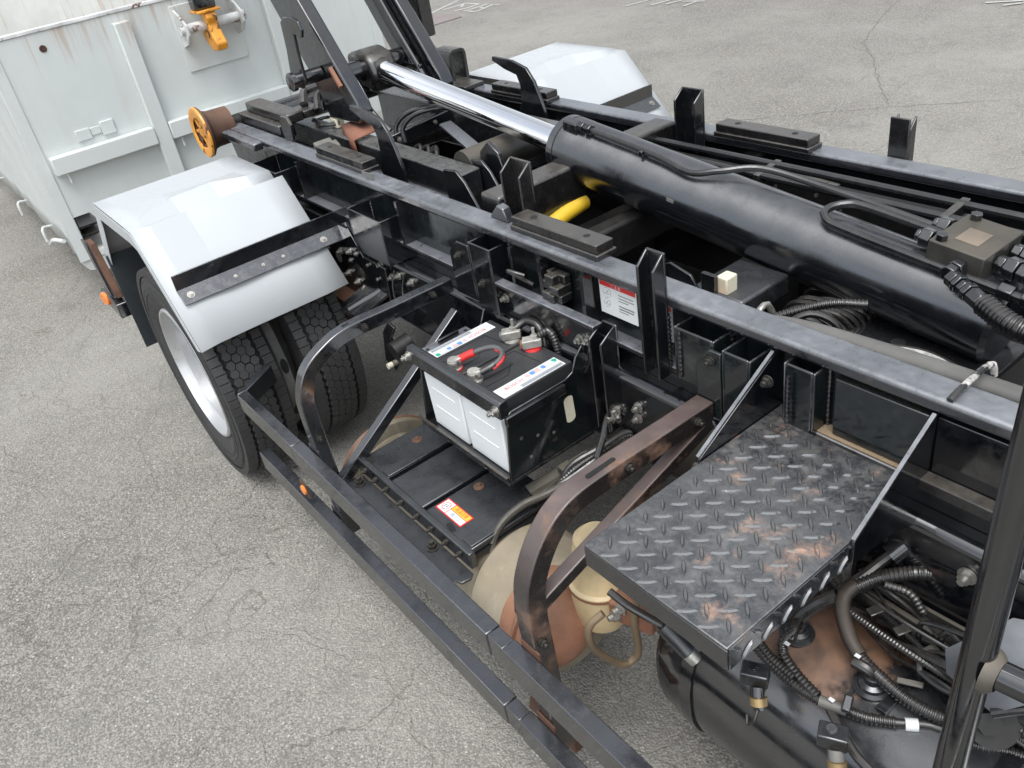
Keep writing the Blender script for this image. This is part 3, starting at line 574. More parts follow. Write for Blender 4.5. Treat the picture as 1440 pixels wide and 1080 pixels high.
MB().prism([(-3.20, 1.20), (-3.02, 1.18), (-2.99, 1.25), (-3.02, 1.315), (-3.10, 1.335), (-3.19, 1.32)], 'Y', 1.535, 1.655).build('rod_eye', DUSTY, arm, bevel=.02)
LT = [(-3.136, 1.496), (-3.10, 1.515), (-3.03, 1.518), (-2.986, 1.505), (-2.972, 1.477), (-2.99, 1.45), (-3.05, 1.46), (-3.06, 1.40), (-3.06, 1.30), (-3.10, 1.262), (-3.15, 1.265), (-3.18, 1.30), (-3.15, 1.40)]
MB().prism(LT, 'Y', 1.29, 1.302).build('latch_plate', BLK, arm, bevel=.003)
MB().cyl((-3.11, 1.27, 1.295), (-3.11, 1.38, 1.295), .026).build('latch_shaft', BLK, arm)
MB().lathe((-3.11, 1.27, 1.295), (0, -1, 0), [(0, .034), (.016, .034), (.02, .028), (.02, .001)], 20).build('latch_hub', BLK, arm)
MB().bar((-3.005, 1.375, 1.325), (-2.955, 1.375, 1.262), .012, .014, (0, 1, 0)).build('copper_strip', RUSTP, arm)
MB().tube([(-3.42, 1.44, 1.72), (-3.16, 1.455, 1.38), (-3.05, 1.46, 1.24), (-2.92, 1.46, 1.14), (-2.86, 1.48, 1.08)], .013).build('hydraulic_hose', HOSE, arm)
MB().bar((-3.06, 1.44, 1.255), (-3.03, 1.475, 1.25), .03, .03).build('hose_clip', BLK, arm, bevel=.004)
for k in range(3): MB().tube([(-3.46+.035*k, 1.735-.006*k, 1.78), (-3.19+.035*k, 1.735-.006*k, 1.42), (-2.98+.035*k, 1.735-.006*k, 1.16), (-2.95+.035*k, 1.73, 1.06)], .010).build('hydraulic_pipe', PIPE, arm)
for z in (1.5, 1.24): x = -3.245-.75*(z-1.5)+.035; MB().bar((x-.06, 1.725, z), (x+.06, 1.725, z), .016, .02).build('pipe_clamp', BLK, arm, bevel=.003)
box(-3.28, -3.12, 1.86, 1.92, 1.30, 1.75).build('arm_stop', DUSTY, arm, bevel=.006)
MB().prism([(-3.02, 1.16), (-2.90, 1.155), (-2.90, 1.17), (-3.02, 1.18)], 'Y', 1.66, 1.735).build('grease_shelf', BLK, arm, bevel=.004)

# ---- main hydraulic cylinder
A = V(-3.09, YC, 1.265); B = V(-.85, YC, 1.0); ax = (B-A).normalized()
hc = empty('lift_cylinder', A, T)
MB().lathe(A, ax, [(.02, .04), (.08, .042), (.11, .042), (.115, .039), (1.2, .039)], 40).build('piston_rod', CHROME, hc)
MB().lathe(A, ax, [(.01, .05), (.06, .05), (.085, .044), (.114, .0395)], 32).build('rod_collar', DUSTY, hc)
P0 = 1.125
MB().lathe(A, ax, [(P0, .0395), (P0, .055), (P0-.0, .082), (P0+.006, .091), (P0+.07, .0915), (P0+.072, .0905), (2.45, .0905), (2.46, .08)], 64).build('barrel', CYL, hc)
MB().lathe(A, ax, [(P0+.03, .0921), (P0+.034, .0921)], 64, caps=False).build('gland_seam', DARK, hc)
up = V(0, 0, 1)-ax*ax.z; up.normalize(); sd3 = ax.cross(up)          # sd3 points to the near side
if sd3.y > 0: sd3 = -sd3
def onc(t, ang, r=.0905): a = R(ang); return A+ax*t+(up*math.cos(a)+sd3*math.sin(a))*r
p = onc(P0+.075, 22, .098); MB().bar(p-ax*.03, p+ax*.03, .035, .03, up).build('port_block', BLK, hc, bevel=.004)
for k in range(2): q = onc(P0+.115+.028*k, 22, .108); MB().ring([[q+ax*e+(up*math.cos(j*math.pi/3)+sd3*math.sin(j*math.pi/3))*.016 for j in range(6)] for e in (-.012, .012)]).build('pipe_nut', BLK, hc, bevel=.002)
# pipes along the barrel
MB().tube([onc(P0+.14, 22, .108), onc(P0+.40, 24, .108), onc(P0+.53, 30, .11), onc(P0+.60, 12, .112), onc(P0+.68, -18, .125), onc(P0+.84, -32, .13), onc(P0+1.15, -34, .13)], .0085).build('hydraulic_pipe', PIPE, hc)
MB().tube([onc(P0+1.15, -14, .125), onc(P0+.98, -14, .125), onc(P0+.93, -10, .12), onc(P0+.905, 8, .112), onc(P0+.92, 22, .11), onc(P0+1.0, 26, .108), onc(P0+1.45, 28, .108)], .0095).build('hydraulic_pipe', PIPE, hc)
q = onc(P0+.36, 24, .104); MB().bar(q-ax*.006, q+ax*.006, .03, .016, up).build('pipe_clamp', BLK, hc, bevel=.002)
for t in (1.33, 1.375): q = onc(P0+t, 27, .108); MB().ring([[q+ax*e+(up*math.cos(j*math.pi/3)+sd3*math.sin(j*math.pi/3))*.018 for j in range(6)] for e in (-.014, .014)]).build('pipe_nut', BLK, hc, bevel=.002)
c = onc(P0+.50, 78, .0903); MB().bar(c-ax*.012, c+ax*.012, .0015, .012, up).build('maker_plate', GREY, hc)
# valve block
vb = empty('valve_block', (-.75, 1.62, 1.12), T)
def obox(c, ex, ey, ez): 
    c = V(c); vs = [c+V(ex)*i+V(ey)*j+V(ez)*k for i in (-1, 1) for j in (-1, 1) for k in (-1, 1)]
    return MB().add(vs, [(0, 1, 3, 2), (4, 6, 7, 5), (0, 4, 5, 1), (2, 3, 7, 6), (0, 2, 6, 4), (1, 5, 7, 3)])
obox((-.75, 1.62, 1.105), ax*.058, (0, .075, 0), up*.03).build('block', OLIVE, vb, bevel=.003)
obox(V(-.75, 1.61, 1.105)+up*.0305, ax*.024, (0, .03, 0), up*.0006).build('name_plate', paint('plate_tan', (.13, .10, .075), .5, dust=.4), vb)
for dx, dy in ((-.04, -.06), (-.035, .06)): q = V(-.75, 1.62, 1.105)+ax*dx+V(0, dy, 0)+up*.03; MB().ring([[q+up*e+(ax*math.cos(j*math.pi/3)+V(0, 1, 0)*math.sin(j*math.pi/3))*.012 for j in range(6)] for e in (0, .014)]).build('cap_screw', BLK, vb, bevel=.001)
def nuts(p, d, seq, name='union_nut', mat=BLK):
    p, d = V(p), V(d).normalized(); e1 = d.orthogonal().normalized(); e2 = d.cross(e1)
    for L_, r in seq:
        MB().ring([[p+d*e+(e1*math.cos(j*math.pi/3)+e2*math.sin(j*math.pi/3))*r for j in range(6)] for e in (.001, L_-.001)]).build(name, mat, vb, bevel=.002); p = p+d*L_
    return p
for y in (1.60, 1.665): nuts(V(-.81, y, 1.112), -ax, [(.012, .017), (.026, .022), (.012, .014)])
e = nuts(V(-.735, 1.545, 1.10), (-.1, -1, -.05), [(.02, .02), (.02, .018)])
e = nuts(e+V(.004, .006, -.004), ax*.9+V(0, -.35, -.1), [(.02, .018), (.012, .02), (.014, .017), (.014, .02), (.03, .018)])
MB().tube([e, e+ax*.08+V(0, -.02, -.008), e+ax*.18+V(0, .01, -.02), e+ax*.4+V(0, .04, -.04)], .021, 12, corr=.07, pitch=.009).build('hydraulic_hose', HOSE, vb)
e = nuts(V(-.69, 1.60, 1.10), ax*.9+V(0, -.1, 0), [(.02, .018), (.026, .024), (.02, .02), (.02, .015)])
e = nuts(V(-.69, 1.66, 1.10), ax, [(.02, .018), (.03, .024), (.026, .02)]); MB().tube([e, e+ax*.15, e+ax*.4], .02, 12, corr=.07, pitch=.009).build('hydraulic_hose', HOSE, vb)
# long pipes along the far rail and the near inner conduit
for y, z in ((1.86, 1.08), (1.80, 1.07)): MB().tube([(-2.0, y, z), (-1.2, y, z), (-.4, y, z-.005), (.3, y, z-.005)], .011).build('hydraulic_pipe', PIPE, T)
for x in (-1.42, -.9): MB().bar((x, 1.78, 1.065), (x, 1.88, 1.075), .02, .03).build('pipe_clamp', DUSTY, T, bevel=.003)
MB().prism([(-1.45, .93), (-1.25, .93), (-1.25, 1.04), (-1.42, 1.05)], 'Y', 1.90, 1.915).build('rail_gusset', DUSTY, T, bevel=.003)
MB().tube([(-1.03, 1.255, .99), (-.95, 1.258, 1.022), (-.80, 1.262, 1.038), (-.46, 1.262, 1.05), (.2, 1.262, 1.05)], .024, 14).build('conduit', paint('dusty_conduit', (.07, .07, .068), .34, dust=.6, dust_sheenc=(.20, .19, .17, 1), scale=8), T)
MB().tube([(-.53, 1.148, 1.087), (-.53, 1.17, 1.092), (-.532, 1.25, 1.093), (-.532, 1.285, 1.085), (-.53, 1.292, 1.06)], .0058).build('conduit_clip', paint('chipped_clip', (.06, .06, .06), .2, metal=.5, rust=.5, rustc=(.4, .38, .36, 1), scale=22), T)
MB().tube([(-.98, 1.235, 1.03), (-.985, 1.25, 1.055), (-.985, 1.275, 1.055), (-.98, 1.285, 1.03)], .007).build('conduit_clip', STEEL, T)
# ---- things seen between the near rail and the cylinder
box(-1.26, -1.11, 1.345, 1.52, .93, .985).build('relay_cover', PLASK, T, bevel=.008)
MB().prism([(-1.33, 1.028), (-1.315, 1.035), (-1.25, 1.02), (-1.225, .985), (-1.225, .93), (-1.30, .95)], 'Y', 1.33, 1.338).build('relay_bracket', BLK, T, bevel=.002)
box(-1.225, -1.185, 1.34, 1.352, .94, 1.03).build('relay_mount', BLK, T)
box(-1.192, -1.160, 1.3535, 1.392, .982, 1.026).build('relay', CREAM, T, bevel=.004, label='small cream relay box')
box(-1.225, -1.13, 1.326, 1.344, .955, .975).build('orange_tape', AMBER, T)
MB().tube([(-1.16, 1.35, .97), (-1.13, 1.32, .955), (-1.12, 1.30, .92), (-1.15, 1.28, .86)], .006).build('wire', HOSE, T)
MB().tube([(-1.15, 1.28, .90), (-1.05, 1.34, .96), (-.95, 1.42, 1.0), (-.88, 1.47, 1.0)], .0105, 12, corr=.08, pitch=.008).build('corrugated_hose', HOSE, T)
for k in range(9):
    y = 1.42+.016*k; MB().tube([(-1.16+.01*k, y, .84), (-1.08+.012*(k % 4), y+.01, .92+.008*(k % 3)), (-1.0+.01*k, y+.03, .93), (-.92, y+.05, .88)], .007, 8).build('wire', HOSE, T)
MB().tube([(-1.0, 1.30, .86), (-.99, 1.33, .96), (-.95, 1.37, 1.0), (-.90, 1.40, .97), (-.90, 1.41, .88)], .008).build('wire', HOSE, T)
box(-1.0, -.62, 1.40, 1.66, .885, .90).build('frame_plate', BLK, T, bevel=.002)
for x, y in ((-.95, 1.55), (-.925, 1.468), (-.83, 1.52)): MB().cyl((x, y, .9002), (x, y, .9006), .016, 20).build('plate_hole', GROOVE, T)
box(-1.022, -1.0, 1.40, 1.66, .88, .905).build('plate_edge', OLIVE, T)
bolts([(-.82, 1.44, .901), (-.88, 1.60, .901), (-1.03, 1.52, .90), (-1.04, 1.48, .90)], (0, 0, 1), T)
MB().tube([(-.86, 1.42, .92), (-.80, 1.45, .93), (-.72, 1.48, .92), (-.6, 1.48, .88)], .011).build('hydraulic_hose', HOSE, T)
box(-2.2, -.9, 1.88, 1.90, .85, 1.04).build('inner_plate', DARK, T)
for k in range(12): x = -1.60+.075*(k//2)+.02*(k % 2); MB().cyl((x, 1.8785, .95+.03*(k % 3)), (x, 1.8798, .95+.03*(k % 3)), .006, 10).build('bolt_hole', STEEL, T)
MB().tube([(-1.845, 1.30, .945), (-1.845, 1.36, .965), (-1.85, 1.44, .985), (-1.87, 1.55, .99)], .024, 14).build('yellow_hose', YEL, T, label='bright yellow hose sleeve')
# ---- fenders
def fender(near):
    f = (lambda y: y) if near else mir
    T5 = [0, .12, .35, .62, .84, 1.]
    rows = [[(-3.60, .74)]*6, [(-3.335, 1.057)]*6,
            [(-3.13+.02*math.sin(k*2.1), 1.057+.004*math.sin(k*1.7)*(0 < k < 5)) for k in range(6)],
            list(zip((-2.955, -2.975, -3.015, -3.02, -2.985, -2.985), (1.057, 1.061, 1.076, 1.079, 1.068, 1.058))),
            list(zip((-2.915, -2.93, -2.955, -2.95, -2.925, -2.925), (1.055, 1.040, 1.022, 1.018, 1.014, 1.004))),
            list(zip((-2.87, -2.872, -2.885, -2.88, -2.872, -2.868), (1.055, 1.056, 1.056, 1.058, 1.061, 1.062))),
            [(-2.71+.008*math.sin(k*2.7), .893+.004*math.sin(k*1.9)*(0 < k < 5)) for k in range(6)],
            list(zip((-2.545, -2.548, -2.55, -2.55, -2.55, -2.555), (.724, .728, .729, .729, .729, .731)))]
    vs = [(x, f(.483+.547*t), z) for r in rows for (x, z), t in zip(r, T5)]
    n = 6; fs = [(i*n+j, (i+1)*n+j, (i+1)*n+j+1, i*n+j+1) for i in range(len(rows)-1) for j in range(n-1)]
    o = MB().add(vs, fs).build('fender', WHITE, T, angle=6, label='white sheet steel %s fender with dented top' % ('near rear' if near else 'far rear'))
    md = o.modifiers.new('solid', 'SOLIDIFY'); md.thickness = .003; md.offset = 1 if not near else -1
    y0, y1 = sorted((f(.4795), f(.4825)))
    MB().prism([(-3.60, .74), (-3.335, 1.052), (-2.87, 1.051), (-2.552, .724), (-2.58, .718), (-2.86, .995), (-2.93, 1.005), (-3.31, 1.0), (-3.33, .96), (-3.565, .70)], 'Y', y0, y1).build('fender_skirt', WHITE, o, bevel=.001)
    # angle iron support
    ya, yb = sorted((f(.512), f(1.163)))
    a = MB().bar((-2.692, ya, .910), (-2.692, yb, .910), .006, .056).build('fender_support', GUARD, o, bevel=.0015)
    MB().bar((-2.668, ya, .866), (-2.668, yb, .866), .060, .006, (.62, 0, .785)).build('support_flange', GUARD, o, bevel=.0015)
    q = V(.62, 0, .785).to_track_quat('Z', 'Y').to_euler()
    for y in (.545, .70, .80, .875, 1.03):
        b = child_copy(bolt_src, o, (-2.664, f(y), .868), off=ORIG[T.name]); b.rotation_euler = q; s = .9 if y in (.545, 1.03) else .45; b.scale = (s, s, s*.5)
    return o
fn = fender(True); ff = fender(False)
# mud flap and tail lamp bracket
box(-3.52, -3.512, .47, 1.02, .38, .80).build('mud_flap', paint('flap_rubber', (.018, .024, .028), .55, dust=.4, dust_sheenc=(.1, .1, .1, 1)), T, bevel=.002)
box(-3.52, -3.512, mir(1.02), mir(.47), .38, .80).build('mud_flap', MATS['flap_rubber'], T, bevel=.002)
box(-3.85, -3.60, .44, .60, .50, .565).build('lamp_bracket', BLK, T, bevel=.004)
MB().prism([(-3.80, .80), (-3.72, .80), (-3.62, .58), (-3.70, .57)], 'Y', .46, .485).build('lamp_stay', RUSTY, T, bevel=.003)
MB().prism([(-3.83, .80), (-3.78, .80), (-3.68, .57), (-3.74, .57)], 'Y', .45, .459).build('lamp_rubber', BLK, T)
MB().lathe((-3.77, .438, .545), (.25, -1, 0), [(0, .03), (.008, .03), (.012, .026), (.012, .001)], 24).build('side_reflector', AMBER, T)
# ---- wheels
WX, WZ = -3.01, .43
def tyre(parent, yo, yi, name):
    """tyre between the planes yo (outer) and yi (inner), axis along Y"""
    s = 1 if yi > yo else -1; w = abs(yi-yo); r = .43
    side = [(.028, .262), (.018, .28), (.004, .32), (.0, .345), (.004, .375), (.010, .396), (.016, .408)]
    m = MB(); m.lathe((WX, yo, WZ), (0, s, 0), side, 72, caps=False); m.lathe((WX, yo, WZ), (0, s, 0), [(w-a, b) for a, b in reversed(side)], 72, caps=False)
    m.build('tyre', RUB, parent, angle=60)
    MB().lathe((WX, yo, WZ), (0, s, 0), [(.016, .408), (.03, .415), (w/2, .419), (w-.03, .415), (w-.016, .408)], 72, caps=False).build('groove_base', GROOVE, parent, angle=60)
    m = MB()
    for t, rr in ((.0035, .355), (.0025, .335), (.007, .385)): m.lathe((WX, yo, WZ), (0, s, 0), [(t-.003, rr-.002), (t-.004, rr), (t-.003, rr+.002)], 72, caps=False)
    m.build('sidewall_ring', RUB, parent)
    m = MB(); NB = 84; pit = 2*math.pi/NB
    def block(poly, r0, r1):
        """poly in (arc position in pitches, distance across)"""
        def P(u, v, rr):
            a = u*pit; cr = 1-.9*((v-w/2)/(w/2))**4*.02
            return (WX+rr*cr*math.cos(a), yo+s*v, WZ+rr*cr*math.sin(a))
        n = len(poly); cu = sum(p[0] for p in poly)/n; cv = sum(p[1] for p in poly)/n
        vs = [P(u, v, r0) for u, v in poly]+[P(u, v, r1-.002) for u, v in poly]+[P(cu+(u-cu)*.985, cv+(v-cv)*.985, r1) for u, v in poly]
        m.add(vs, [tuple(range(2*n, 3*n))]+[(i, (i+1) % n, (i+1) % n+n, i+n) for i in range(n)]+[(i+n, (i+1) % n+n, (i+1) % n+2*n, i+2*n) for i in range(n)])
    g = .045
    for k in range(NB):
        # shoulders
        for e in (0, 1):
            V0, V1 = (.006, .040) if not e else (w-.040, w-.006)
            j = .012*(1 if not e else -1)
            vi = V1 if not e else V0; vo = V0 if not e else V1
            block([(k+g, vo), (k+1-g, vo), (k+1-g, vi+j*.4), (k+.5, vi), (k+g, vi+j*.4)], .405, .430)
        c0, c1 = .049, w-.049; nr = 4; cw = (c1-c0)/(nr+.36)
        for rI in range(nr):
            ce = c0+cw*(rI+.68); u0 = k+.5*(rI % 2)+.04*math.sin(k*2.3+rI); b_, c_ = cw*.36, cw*.64; gv = .0011
            block([(u0+.035, ce-b_+gv), (u0+.5, ce-c_+gv), (u0+.965, ce-b_+gv), (u0+.965, ce+b_-gv), (u0+.5, ce+c_-gv), (u0+.035, ce+b_-gv)], .412, .4315)
    m.build('tread_blocks', RUB, parent, smooth=False, kind='stuff')
def wheel(near):
    f = (lambda y: y) if near else mir
    w1 = empty('wheel', (WX, f(.50), WZ), T); w2 = empty('wheel', (WX, f(.80), WZ), T); s = 1 if near else -1
    tyre(w1, f(.500), f(.715), 'outer'); tyre(w2, f(.80), f(1.015), 'inner')
    MB().lathe((WX, f(.50), WZ), (0, s, 0), [(.026, .268), (.018, .268), (.012, .263), (.012, .256), (.02, .252), (.035, .249), (.05, .236), (.075, .235), (.15, .228), (.16, .21), (.155, .15), (.155, .11), (.13, .10), (.08, .095), (.07, .08), (.07, .001)], 64, caps=False).build('rim', RIM, w1)
    for k in range(8):
        a = k*math.pi/4+.2; p = (WX+.125*math.cos(a), f(.652), WZ+.125*math.sin(a)); b = child_copy(bolt_src, w1, p); b.rotation_euler = V(0, -s, 0).to_track_quat('Z', 'Y').to_euler(); b.scale = (1.5, 1.5, 1.8)
    MB().lathe((WX, f(.72), WZ), (0, s, 0), [(-.03, .26), (0, .275), (.012, .33), (.02, .34), (.05, .34), (.058, .33), (.07, .275), (.09, .26)], 64, caps=False).build('spacer_rim', GREY, w1)
    for k in range(10):
        a = k*2*math.pi/10+.15; d = V(math.cos(a), 0, math.sin(a)); c = V(WX, f(.755), WZ)+d*.3405
        t = V(-math.sin(a), 0, math.cos(a)); m = MB(); m.add([c+t*.03*math.cos(j*math.pi/8)+V(0, .014, 0)*math.sin(j*math.pi/8) for j in range(16)], [tuple(range(16))]); m.build('hand_hole', GROOVE, w1)
    MB().lathe((WX, f(.80), WZ), (0, s, 0), [(.02, .265), (.05, .24), (.16, .23), (.2, .262)], 48, caps=False).build('rim', GREY, w2)
wheel(True); wheel(False)

# ---- side guard
sg = empty('side_guard', (-1.5, .54, .4), T)
def tube_bar(a, b, w, h, name, mat, up=(0, 0, 1)): return MB().bar(a, b, w, h, up).build(name, mat, sg, bevel=.003)
box(-2.475, -2.066, .52, .556, .505, .572).build('guard_bar', GUARD, sg, bevel=.003)
box(-2.063, -1.103, .519, .557, .504, .573).build('guard_bar', GUARD, sg, bevel=.003)
box(-1.1025, -1.051, .5215, .5545, .506, .571).build('bar_joint', GUARD, sg, bevel=.002)
box(-1.0505, .3, .519, .557, .503, .574).build('guard_bar', GUARD, sg, bevel=.003)
MB().prism([(-2.4752, .52), (-2.4752, .556), (-2.555, .68), (-2.583, .66)], 'Z', .505, .572).build('guard_return', GUARD, sg, bevel=.003)
box(-2.48, -1.103, .519, .557, .262, .332).build('guard_bar', GUARD, sg, bevel=.003)
box(-1.1025, -1.051, .5215, .5545, .265, .330).build('bar_joint', GUARD, sg, bevel=.002)
box(-1.0505, .3, .519, .557, .262, .333).build('guard_bar', GUARD, sg, bevel=.003)
def guard_arm(path, x0, x1, th, mat):
    pts = [V(0, y, z) for y, z in path]
    ex = [pts[0]*2-pts[1]]+pts+[pts[-1]*2-pts[-2]]; out = []
    for i in range(1, len(ex)-2):
        p0, p1, p2, p3 = ex[i-1:i+3]
        for j in range(6): t = j/6; out.append(.5*((2*p1)+(p2-p0)*t+(2*p0-5*p1+4*p2-p3)*t*t+(3*p1-p0-3*p2+p3)*t**3))
    out.append(pts[-1]); inn = []
    for i, p in enumerate(out):
        d = (out[min(i+1, len(out)-1)]-out[max(i-1, 0)]).normalized(); nrm = V(0, -d.z, d.y)
        inn.append(p+nrm*th)
    m = MB(); n = len(out)
    rings = [[V(x0, p.y, p.z), V(x1, p.y, p.z), V(x1, q.y, q.z), V(x0, q.y, q.z)] for p, q in zip(out, inn)]
    return m.ring(rings).build('guard_arm', mat, sg, bevel=.003, angle=40)
guard_arm([(1.102, .896), (.90, .897), (.75, .898), (.665, .874), (.60, .832), (.566, .765), (.558, .70), (.558, .57), (.56, .40), (.565, .25)], -2.0, -1.963, .042, GUARD)
guard_arm([(1.102, .902), (.95, .903), (.81, .905), (.70, .895), (.625, .845), (.572, .755), (.560, .66), (.560, .56), (.562, .40), (.566, .22)], -1.030, -.984, .047, ARMR)
MB().bar((-1.945, 1.088, .80), (-1.945, .585, .455), .030, .032).build('guard_brace', GUARD, sg, bevel=.003)
MB().bar((-1.0, 1.10, .848), (-1.0, .598, .684), .030, .030).build('guard_brace', ARMR, sg, bevel=.003)
for x in (-1.98, -1.0):
    for z in (.54, .30): box(x-.03, x+.03, .5575, .562, z-.05, z+.05).build('mount_plate', RUSTY if x > -1.5 else BLK, sg)
MB().prism([(-1.08, .61), (-1.035, .56), (-1.035, .62), (-1.07, .66)], 'Y', .585, .59).build('mount_clip', ARMR, sg, bevel=.002)
def slot(a, b, w, parent, mat=GROOVE, z=0):
    a, b = V(a), V(b); d = (b-a).normalized(); s = V(-d.y, d.x, 0)*w/2; m = MB(); pts = []
    for k in range(9): t = -math.pi/2+math.pi*k/8; pts.append(b+d*w/2*math.cos(t)+s*math.sin(t))
    for k in range(9): t = math.pi/2+math.pi*k/8; pts.append(a+d*w/2*math.cos(t)+s*math.sin(t))
    m.add(pts, [tuple(range(18))]); return m.build('slot', mat, parent)
slot((-1.003, .83, .9062), (-1.003, .765, .9056), .012, sg); slot((-1.982, .80, .899), (-1.982, .75, .8990), .012, sg)
bolts([(-1.962, .80, .877), (-1.962, 1.03, .875), (-1.962, .578, .62), (-.983, .85, .885), (-.983, 1.05, .88), (-.983, .58, .60)], (1, 0, 0), T, DBOLT, .8)
MB().lathe((-2.075, .517, .405), (0, -1, 0), [(0, .016), (.006, .016), (.008, .012), (.008, .001)], 16).build('side_reflector', AMBER, sg)
box(-2.10, -2.05, .5175, .522, .38, .43).build('reflector_plate', RUSTY, sg)

# ---- muffler and its cover
mu = empty('muffler', (-1.6, .76, .33), T)
MB().lathe((-1.995, .79, .330), (1, 0, 0), [(-.056, .001), (-.056, .15), (-.052, .176), (-.045, .186), (-.02, .188), (-.008, .184), (.0, .15), (.02, .146), (.60, .146), (.625, .168), (.79, .168), (.80, .16), (.83, .14)], 56).build('muffler_body', BEIGE, mu)
MB().lathe((-1.995, .79, .330), (1, 0, 0), [(-.040, .1885), (-.038, .190), (-.030, .190), (-.028, .1885)], 56, caps=False).build('end_seam', RUSTP, mu)
MB().lathe((-1.14, .712, .425), (1, 0, 0), [(-.06, .110), (-.012, .118), (0, .130), (.010, .132), (.012, .122), (.03, .112), (.06, .085), (.085, .042), (.09, .001)], 48).build('end_cap', SALMON, mu, label='rust brown domed end of the muffler')
MB().prism([(-1.20, .12), (-1.02, .12), (-1.02, .16), (-1.06, .19), (-1.18, .185)], 'Y', .63, .70).build('muffler_foot', RUSTY, mu, bevel=.004)
cv = empty('muffler_cover', (-1.67, .80, .49), T)
for x0, x1 in ((-1.945, -1.802), (-1.785, -1.622), (-1.606, -1.395)):
    p = box(x0, x1, .676, .95, .484, .502).build('cover_panel', PLASK, cv, bevel=.004)
box(-1.838, -1.80, .68, .948, .5022, .508).build('panel_ridge', PLASK, cv, bevel=.002)
box(-1.44, -1.40, .68, .90, .5022, .507).build('panel_ridge', PLASK, cv, bevel=.002)
box(-1.95, -1.39, .67, .955, .470, .4835).build('cover_frame', BLKC, cv)
box(-1.945, -1.375, .656, .6755, .462, .512).build('cover_lip', PLASK, cv, bevel=.004)
MB().prism([(-1.94, .60), (-1.40, .60), (-1.365, .615), (-1.36, .64), (-1.37, .655), (-1.94, .655)], 'Z', .448, .456).build('cover_bracket', PLASK, cv, bevel=.003)
for x in (-1.889, -1.576): MB().lathe((x, .832, .502), (0, 0, 1), [(0, .016), (.002, .015), (.004, .008), (.008, .006), (.008, .001)], 16).build('rusty_bolt', RUSTY, cv)
for x in (-1.915, -1.50): slot((x-.012, .69, .5025), (x+.012, .685, .5025), .016, cv)
bolts([(-1.90, .6555, .488), (-1.84, .6555, .488), (-1.78, .6555, .488), (-1.70, .6555, .488), (-1.62, .6555, .488), (-1.55, .6555, .488), (-1.48, .6555, .488), (-1.42, .6555, .488)], (0, -1, 0), cv, DBOLT, .7)
bolts([(-1.90, .628, .456), (-1.52, .632, .456)], (0, 0, 1), cv, DBOLT, 1.2)
# warning label on the cover
wl = box(-1.598, -1.482, .703, .748, .5025, .5032).build('warning_label', RED, cv, label='small red white and yellow warning label')
box(-1.594, -1.559, .7065, .7445, .5033, .5036).build('label_panel', LABW, wl)
box(-1.556, -1.486, .727, .7445, .5033, .5036).build('label_panel', YEL, wl); box(-1.556, -1.486, .7065, .725, .5033, .5036).build('label_panel', LABW, wl)
m = MB(); m.lathe((-1.5765, .7255, .5036), (0, 0, 1), [(0, .0135), (.0003, .0135), (.0003, .0115), (0, .0115)], 24, caps=False); m.build('label_symbol', RED, wl)
m = MB(); m.bar((-1.582, .720, .5039), (-1.580, .731, .5039), .0025, .0004); m.bar((-1.574, .720, .5039), (-1.572, .731, .5039), .0025, .0004); m.build('label_symbol', LABX, wl)
text('高温注意', .013, frame((-1.521, .7357, .5039), (1, 0, 0), (0, 1, 0)), RED, wl)
text('触るな', .013, frame((-1.521, .7157, .5039), (1, 0, 0), (0, 1, 0)), BLUE, wl)
# wiring channel beside the battery
MB().bar((-1.435, .90, .515), (-1.40, 1.09, .54), .055, .006, (.3, 0, 1)).build('cable_channel', OLIVE, T, bevel=.002)
MB().bar((-1.41, .89, .53), (-1.375, 1.08, .555), .045, .006, (-.55, 0, 1)).build('cable_channel', OLIVE, T, bevel=.002)
MB().tube([(-1.33, .70, .32), (-1.36, .71, .40), (-1.395, .735, .47), (-1.405, .78, .51), (-1.40, .85, .53), (-1.37, .92, .545), (-1.35, 1.0, .56), (-1.34, 1.08, .585), (-1.30, 1.13, .63), (-1.24, 1.14, .65)], .011, 10).build('wiring_harness', OLIVE, T)
for k in range(3): MB().tube([(-1.38, .92+.02*k, .54), (-1.35-.01*k, 1.0, .57+.008*k), (-1.33, 1.08, .60+.01*k), (-1.27, 1.125, .65+.01*k), (-1.17, 1.13, .66+.006*k)], .009, 10, corr=.08 if k == 1 else 0).build('wiring_harness', HOSE, T)
MB().tube([(-1.33, 1.05, .60), (-1.335, 1.08, .64), (-1.34, 1.11, .69), (-1.32, 1.12, .715), (-1.30, 1.11, .70)], .009).build('earth_cable', HOSE, T)
bolts([(-1.32, 1.12, .70)], (0, -1, 0), T, s=1.6)
box(-1.415, -1.37, .98, 1.02, .545, .57).build('wire_clip', OLIVE, T, bevel=.006)
# ---- battery tray
bt = empty('battery_tray', (-1.62, .97, .59), T)
box(-1.835, -1.425, .838, 1.128, .585, .593).build('tray_floor', BLK, bt)
MB().prism([(.838, .5935), (.844, .5935), (.840, .612), (.832, .612)], 'X', -1.835, -1.425).build('tray_lip', DUSTY, bt)
MB().prism([(.846, .5935), (1.126, .5935), (1.126, .86), (1.10, .835), (1.085, .80), (1.06, .79), (.885, .790), (.87, .782)], 'X', -1.435, -1.429).build('tray_side', STREAKY, bt, bevel=.002)
box(-1.4285, -1.415, .86, 1.05, .762, .788).build('side_flange', BLK, bt, bevel=.003)
MB().prism([(.846, .5935), (1.126, .5935), (1.126, .86), (1.10, .835), (1.085, .80), (1.06, .79), (.885, .790), (.87, .782)], 'X', -1.828, -1.822).build('tray_side', BLK, bt, bevel=.002)
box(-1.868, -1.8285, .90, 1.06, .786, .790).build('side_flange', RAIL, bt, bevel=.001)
box(-1.85, -1.84, .95, 1.02, .791, .806).build('flange_grip', BLK, bt, bevel=.003)
